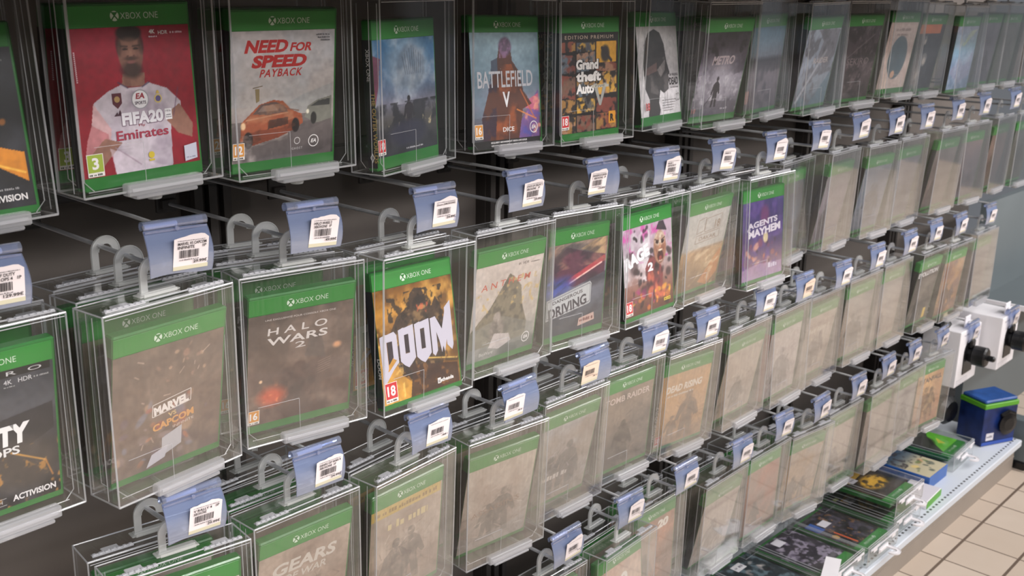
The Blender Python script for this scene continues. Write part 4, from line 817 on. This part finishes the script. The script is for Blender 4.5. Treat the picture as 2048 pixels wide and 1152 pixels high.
# ------------------------------------------------------------------ base shelf
ZS = -.91
def deck_material():
    m, nt, bs = newmat('perforated_deck'); N = nt.nodes.new; K = nt.links.new
    bs.inputs['Roughness'].default_value = .35
    g = N('ShaderNodeNewGeometry'); sp = N('ShaderNodeSeparateXYZ'); K(g.outputs['Position'], sp.inputs[0])
    def math_(op, a, v=None, c=None):
        n = N('ShaderNodeMath'); n.operation = op
        for i, q in enumerate((a, v, c)):
            if q is None: continue
            if isinstance(q, (int, float)): n.inputs[i].default_value = q
            else: K(q, n.inputs[i])
        return n.outputs[0]
    fx = math_('ABSOLUTE', math_('SUBTRACT', math_('FRACT', math_('MULTIPLY', sp.outputs[0], 55)), .5))
    fy = math_('ABSOLUTE', math_('ADD', sp.outputs[1], .088))
    hole = math_('MULTIPLY', math_('LESS_THAN', fx, .25), math_('LESS_THAN', fy, .0028))
    hole = math_('MULTIPLY', hole, math_('GREATER_THAN', g.outputs['Normal'] if False else sp.outputs[2], ZS - .002))
    mx = N('ShaderNodeMix'); mx.data_type = 'RGBA'; mx.inputs[6].default_value = L4((212, 218, 226)); mx.inputs[7].default_value = L4((70, 72, 76)); K(hole, mx.inputs[0]); K(mx.outputs[2], bs.inputs['Base Color'])
    return m
r = empty('base_shelf', Matrix.Translation((0, 0, 0))); tag(r, 'pale grey metal base shelf with perforated front edge above the floor', 'shelf')
b = MB(); b.box(-1.6, XE, -.106, .372, ZS-.020, ZS, ch=.002); link('deck', b.mesh('deck', deck_material()), r)
b = MB(); b.box(-1.6, XE, -.090, -.086, -1.01, ZS-.020); b.box(-1.6, XE, -.0915, -.0895, -.968, -.964); link('kick_plate', b.mesh('kick_plate', KICKM), r)
b = MB(); b.box(-1.6, XE, .20, .30, ZS, ZS+.03, ch=.002)
for i in range(26): b.box(-1.4+i*.16, -1.4+i*.16+.03, .198, .2005, ZS+.010, ZS+.019, 1)
link('rear_riser', b.mesh('rear_riser', [GREYM, BLACKP]), r)

# ------------------------------------------------------------------ floor and far side of the aisle
def floor_material():
    m, nt, bs = newmat('beige_floor_tiles'); N = nt.nodes.new; K = nt.links.new
    g = N('ShaderNodeNewGeometry'); mp = N('ShaderNodeMapping'); mp.inputs['Location'].default_value = (-2.0275/.1303, .145/.133, 0); mp.inputs['Scale'].default_value = (1/.1303, 1/.133, 1)
    mp.vector_type = 'POINT'; K(g.outputs['Position'], mp.inputs[0])
    sp = N('ShaderNodeSeparateXYZ'); K(mp.outputs[0], sp.inputs[0])
    def math_(op, a, v=None):
        n = N('ShaderNodeMath'); n.operation = op
        for i, q in enumerate((a, v)):
            if q is None: continue
            if isinstance(q, (int, float)): n.inputs[i].default_value = q
            else: K(q, n.inputs[i])
        return n.outputs[0]
    ex = math_('SUBTRACT', .5, math_('ABSOLUTE', math_('SUBTRACT', math_('FRACT', sp.outputs[0]), .5)))
    ey = math_('SUBTRACT', .5, math_('ABSOLUTE', math_('SUBTRACT', math_('FRACT', sp.outputs[1]), .5)))
    gx = math_('LESS_THAN', ex, .016); gy = math_('LESS_THAN', ey, .026); gr = math_('MAXIMUM', gx, gy)
    fl = N('ShaderNodeVectorMath'); fl.operation = 'FLOOR'; K(mp.outputs[0], fl.inputs[0])
    wn = N('ShaderNodeTexWhiteNoise'); K(fl.outputs[0], wn.inputs['Vector'])
    nz = N('ShaderNodeTexNoise'); nz.inputs['Scale'].default_value = 14; nz.inputs['Detail'].default_value = 6; K(g.outputs['Position'], nz.inputs['Vector'])
    m1 = N('ShaderNodeMix'); m1.data_type = 'RGBA'; m1.inputs[6].default_value = L4((196, 180, 164)); m1.inputs[7].default_value = L4((206, 191, 176)); K(wn.outputs[0], m1.inputs[0])
    m2 = N('ShaderNodeMix'); m2.data_type = 'RGBA'; m2.inputs[7].default_value = L4((186, 168, 150)); K(m1.outputs[2], m2.inputs[6]); K(math_('MULTIPLY', nz.outputs['Fac'], .5), m2.inputs[0])
    m3 = N('ShaderNodeMix'); m3.data_type = 'RGBA'; m3.inputs[7].default_value = L4((104, 88, 76)); K(m2.outputs[2], m3.inputs[6]); K(gr, m3.inputs[0])
    K(m3.outputs[2], bs.inputs['Base Color']); bs.inputs['Roughness'].default_value = .38
    return m
b = MB(); b.box(-3, 7.5, -3.6, 1.2, -1.06, -1.01); struct('floor', b.mesh('floor', floor_material()))
b = MB(); b.box(-3, 7.5, -2.75, -2.70, -1.01, .9); struct('wall_front', b.mesh('wall_front', DARKG))

# ------------------------------------------------------------------ things lying on the base shelf
def lie(x, y, z, rz):   # a game box lying face up, its top edge pointing to the aisle when rz = 180
    return Matrix.Translation((x, y, z)) @ Matrix.Rotation(rad(rz), 4, 'Z') @ Matrix.Rotation(rad(-90), 4, 'X')
COVERS.update({
 'yellow_stain': lambda a, k: (a.grad([(0,(30,27,26)),(1,(40,34,30))]), a.cloud(20,(70,50,36),.5,.7,.8), a.ell(56,84,44,30,(216,166,50),.4), a.cloud(14,(46,36,28),.5,.6,.8,mask=(a.Z>60)), a.poly([(30,20),(110,30),(110,50),(40,44)],(226,180,70),.8), k.rect(76,34,104,56,(228,224,232)), k.scribble(80,42,98,6,(150,146,156),2), k.rect(100,14,118,24,(180,190,110))),
 'orange_mark': lambda a, k: (a.C.__setitem__(slice(None),(34,32,36)), a.cloud(14,(84,78,96),.52,.66,.8), a.cloud(9,(150,104,60),.66,.74,.7), k.line((96,76),(96,134),6,(206,96,56)), k.rect(60,30,92,52,(226,222,230)), k.rect(98,18,126,56,(60,96,170)), k.disc(114,90,9,(200,150,60))),
 'lilac_faces': lambda a, k: (a.C.__setitem__(slice(None),(44,40,50)), a.cloud(16,(170,160,180),.55,.66,.8), a.blobs(14,[(150,140,160),(70,62,80),(196,186,200)],4,10,(20,30,110,110),4), k.scribble(20,116,100,7,(150,140,160),5), k.rect(60,6,90,30,(226,222,230))),
 'teal_faces': lambda a, k: (a.C.__setitem__(slice(None),(36,46,52)), a.cloud(18,(110,130,140),.52,.66,.8), a.blobs(12,[(206,196,190),(40,36,40),(150,140,140)],5,12,(20,20,110,90),7), k.rect(50,10,84,32,(228,226,230)), k.scribble(54,18,80,8,(140,136,146),3)),
 'lime_black': lambda a, k: (a.C.__setitem__(slice(None),(24,30,22)), a.poly([(0,50),(40,70),(110,140),(0,140)],(100,190,50)), a.ell(86,64,44,40,(26,24,24),.3), a.poly([(30,90),(60,108),(48,124)],(206,206,60)), k.scribble(90,10,118,6,(200,226,160),3)),
 'pale_heroes': lambda a, k: (a.grad([(0,(206,196,166)),(.5,(190,180,150)),(.75,(96,106,112)),(1,(60,84,110))]), a.blobs(18,[(96,120,70),(206,150,110),(226,200,130),(80,90,84)],4,12,(20,10,110,70),6), a.cloud(12,(60,56,60),.55,.65,.8,mask=(a.Z>70))),
 'plain_black': lambda a, k: (a.C.__setitem__(slice(None),(30,30,38)), a.cloud(20,(44,44,54),.5,.7,.8)),
})
shelf_group = 'games lying on the base shelf'
for key, x, y, rz, lb, stack in (
    ('yellow_stain', 2.056, -.085, 180, 'black cover with yellow patch', 1), ('orange_mark', 1.890, -.100, 180, 'dark cover with orange mark', 0),
    ('lilac_faces', 1.733, -.092, 180, 'dark cover with lilac faces', 0), ('teal_faces', 1.572, -.080, 180, 'dark cover with teal faces', 0)):
    for q in range(stack, -1, -1):
        zb = ZS + .0505*q + .001; M = lie(x + .003*q, y - .0 + .2005, zb + .0478, 180) if False else None
        # case lies on its back, hinge side to the aisle
        M = Matrix.Translation((x + .004*q, y + .002*q, zb + D)) @ Matrix.Rotation(math.pi, 4, 'Z') @ Matrix.Rotation(rad(-90), 4, 'X') 
        pos = 'on top of the pair' if (stack and q) else ('underneath the pair' if stack else 'lying flat')
        make_case(M, 'clear case %s, on the shelf, with %s' % (pos, lb), 'clear cases on the base shelf', 0, white=True)
        make_game(key, M @ Matrix.Translation((0, .0185, -H + .008)), 'cased game %s on the base shelf: %s' % (pos, lb), shelf_group, .8)
# a green and black game in a clear case at the end of the shelf
M = Matrix.Translation((2.515, -.045, ZS + .001 + D)) @ Matrix.Rotation(math.pi + rad(2), 4, 'Z') @ Matrix.Rotation(rad(-90), 4, 'X')
make_case(M, 'clear case on the base shelf around the lime and black cover', 'clear cases on the base shelf', 0, white=True)
make_game('lime_black', M @ Matrix.Translation((0, .012, -H + .008)), 'boxed game with lime and black cover in its case on the base shelf', shelf_group, .8)
def loose_box(name, x0, x1, y0, y1, z0, h, top, sidecol, label, rz=0):
    r = empty(name, Matrix.Translation(((x0+x1)/2, (y0+y1)/2, z0)) @ Matrix.Rotation(rad(rz), 4, 'Z')); tag(r, label, 'video game', shelf_group)
    hx, hy = (x1-x0)/2, (y1-y0)/2
    b = MB(); b.box(-hx, hx, -hy, hy, 0, h, ch=.0012); link('case_shell', b.mesh('case_shell', sidecol), r)
    a = Art(128, 140, .6); k = Ink(0); COVERS[top](a, k); me = a.mesh('cover_sheet', 0, 0, 0)
    for v in me.vertices: q = v.co; v.co = (-hx+.002 + q.x/.128*(2*hx-.004), -hy+.002 + q.z/.140*(2*hy-.004), h + .0003)
    me.flip_normals(); me.update(); o = link('cover_sheet', me, r)
    return r, o, hx, hy
BLUEPL = plain('blue_case_plastic', (50, 96, 170), .35, vary=.08)
loose_box('game_box', 2.290, 2.408, -.042, .092, ZS, .034, 'pale_heroes', BLUEPL, 'blue-edged game with pale colourful cover lying on the base shelf')
loose_box('game_box', 2.150, 2.282, .01, .15, ZS, .016, 'plain_black', BLACKP, 'black game lying flat between the pale white case and the blue-edged game')
COVERS['white_back'] = lambda a, k: (a.C.__setitem__(slice(None), (222,218,226)), k.rect(60,60,80,80,(120,116,126)), k.scribble(84,100,110,8,(110,106,116),3))
r, o, hx, hy = loose_box('game_box', 2.178, 2.283, -.078, .0, ZS, .020, 'white_back', WHITEB, 'white game with green spine lying on the base shelf', 3)
b = MB(); b.box(-hx+.001, hx-.001, -hy-.0012, -hy+.0005, .001, .019, ch=.0004); link('spine_label', b.mesh('spine_label', LIME), r)
# long white strip of labels leaning at the front
b = MB(); b.box(-.05, .05, -.016, .016, 0, .0016); o = link('shelf_label', b.mesh('shelf_label', WHITEB)); o.matrix_world = Matrix.Translation((1.668, -.112+.03, ZS + D + .0045)) @ Matrix.Rotation(rad(20), 4, 'Z'); tag(o, 'loose white paper label on the case with lilac faces', 'label')

# ------------------------------------------------------------------ white boxes with black mounts hanging at the end
def mount_box(x, y, z, w_, h_, d_, label):
    r = empty('mount_box', Matrix.Translation((x, y, z))); tag(r, label, 'product box', 'white boxes with black mounts')
    b = MB(); hx = w_/2
    b.box(-hx, hx, 0, d_, 0, h_, ch=.0012); link('carton', b.mesh('carton', WHITEB), r)
    b = MB(); P = [(-.030, .028)] + [(.034*math.cos(math.pi - math.pi*i/12), .085 + .040*math.sin(math.pi - math.pi*i/12)) for i in range(13)] + [(.030, .028)]
    b.prism_xz([(p[0]*w_/.14, p[1]*h_/.155) for p in P], -.0022, .0004); link('cutout_window', b.mesh('cutout_window', BLACKP), r)
    b = MB(); c = (0, 0, h_*.52)
    b.lathe([(.020, -.002), (.022, -.012), (.027, -.016), (.027, -.046), (.023, -.050), (.012, -.052)], 20, 'y', c); b.lathe([(.008, -.050), (.008, -.066), (.005, -.070)], 12, 'y', c)
    b.box(-.012, .012, -.012, -.001, h_*.52+.02, h_*.52+.042, ch=.002)
    link('black_mount', b.mesh('black_mount', BLACKP), r)
    k = Ink(-.0004); k.scribble(-46, h_*1000-16, 40, 4, (150,146,156), 3)
    for i in range(3): k.scribble(-hx*1000+5, 16-i*5, 10, 2, (170,166,174), i)
    link('printing', k.mesh('printing', INK, True), r)
    b = MB(); b.box(-.018, .018, .012, .016, h_, h_+.030, ch=.001); link('hang_tab', b.mesh('hang_tab', WHITEB), r)
    return r
mount_box(2.571, 0, -.700, .146, .155, .10, 'white box with black mount, hanging beside the amber cover case')
mount_box(2.722, -.050, -.676, .132, .148, .13, 'white box with black mount at the end of the bay, beside the grey panel')
for x, y, z, lb in ((2.571, -.004, -.530, 'small blue price tag over the white box nearer the clear cases'), (2.722, -.054, -.512, 'small blue price tag over the white box at the bay end')):
    make_tag(x, y, z, lb, 900 + int(x*100), (), None, False)
for x, y, z, lb in ((2.571, 0, -.5735, 'double wire hook above the white box nearer the clear cases'), (2.722, -.045, -.556, 'double wire hook above the white box at the bay end')):
    h_ = make_hook(x, z, lb); h_.location.y = y
# small accessory with a cream label
r = empty('accessory_pack', Matrix.Translation((2.42, .03, -.52))); tag(r, 'small black accessory with cream label hanging above the amber cover case', 'accessory')
b = MB(); b.lathe([(.008, 0), (.024, .006), (.028, .014), (.022, .024), (.008, .027)], 16, 'z', (0, 0, 0)); link('body', b.mesh('body', BLACKP), r)
b = MB(); b.box(.014, .040, -.0006, .0006, .020, .046); link('paper_label', b.mesh('paper_label', plain('cream_paper', (222,208,176), .6, vary=.03)), r)
b = MB(); b.box(-.012, .030, .002, .0032, .018, .052); link('card', b.mesh('card', GREYM), r)
# grey blister stand with black gadget on the shelf
r = empty('gadget_pack', Matrix.Translation((2.60, .11, ZS)) @ Matrix.Rotation(rad(-12), 4, 'Z')); tag(r, 'grey pack with two dark windows and black gadget standing on the base shelf', 'product box')
b = MB(); b.box(-.055, .055, 0, .07, 0, .175, ch=.002); link('carton', b.mesh('carton', plain('grey_card', (150,150,146), .5, vary=.05)), r)
b = MB(); b.box(-.046, .010, -.001, .001, .020, .060, ch=.0004); link('lower_window', b.mesh('lower_window', BLACKP), r)
b = MB(); b.box(-.046, .010, -.001, .001, .090, .130, ch=.0004); link('upper_window', b.mesh('upper_window', BLACKP), r)
b = MB(); b.lathe([(.030, 0), (.040, -.012), (.042, -.036), (.030, -.05), (.012, -.054)], 20, 'y', (.062, 0, .085)); link('black_gadget', b.mesh('black_gadget', BLACKP), r)
# blue box at the end of the shelf
r = empty('headset_box', Matrix.Translation((2.735, -.022, ZS + .0005)) @ Matrix.Rotation(rad(-24), 4, 'Z')); tag(r, 'dark blue box with lime band standing at the end of the base shelf', 'product box')
b = MB(); b.box(-.062, .062, -.045, .045, 0, .112, ch=.0015); link('carton', b.mesh('carton', BLUEC), r)
b = MB(); b.box(-.0635, .0635, -.0465, .0465, .112, .126, ch=.0015); link('lime_band', b.mesh('lime_band', LIME), r)
b = MB(); b.box(-.060, .060, -.043, .043, .1262, .136, ch=.003); link('lid', b.mesh('lid', BLUEL), r)
b = MB(); b.lathe([(.020, 0), (.030, -.004), (.032, -.010), (.018, -.014)], 20, 'y', (.022, -.0452, .062)); b.tube([(.05,-.05,.06),(.045,-.052,.09),(.02,-.053,.10),(-.005,-.052,.09)], .005, 8); link('headset_picture', b.mesh('headset_picture', BLACKP), r)
k = Ink(-.0458); k.rect(-46, 16, -18, 38, (226,222,228)); k.scribble(-43, 24, -22, 7, (120,116,126), 4); k.rect(-60, 2, 60, 12, (34,76,170)); link('price_sticker', k.mesh('price_sticker', INK, True), r)

# ------------------------------------------------------------------ next bay
r = empty('end_post', Matrix.Translation((XE + .02, .0, 0))); tag(r, 'grey shelving post with black foot at the end of the bay', 'shelving post')
b = MB(); b.box(.0, .045, -.115, -.035, -.985, -.86, ch=.002); link('post', b.mesh('post', GREYM), r)
for i in range(1): pass
b = MB(); b.box(-.004, .050, -.122, -.03, -1.0095, -.985, ch=.004); link('foot', b.mesh('foot', BLACKP), r)
b = MB(); b.box(XE + .07, 5.5, .10, .12, -1.01, -.26); struct('wall_end', b.mesh('wall_end', GREYM))
r = empty('side_shelf', Matrix.Translation((XE + .08, 0, -.556))); tag(r, 'pale metal shelf with white rim in the next bay', 'shelf')
b = MB(); b.box(0, 1.8, -.10, .10, 0, .006); link('deck', b.mesh('deck', GREYM), r)
b = MB(); b.box(0, 1.8, -.106, -.100, -.002, .014, ch=.001); b.box(-.006, 0, -.106, .10, -.002, .014, ch=.001); link('rim', b.mesh('rim', WHITEB), r)
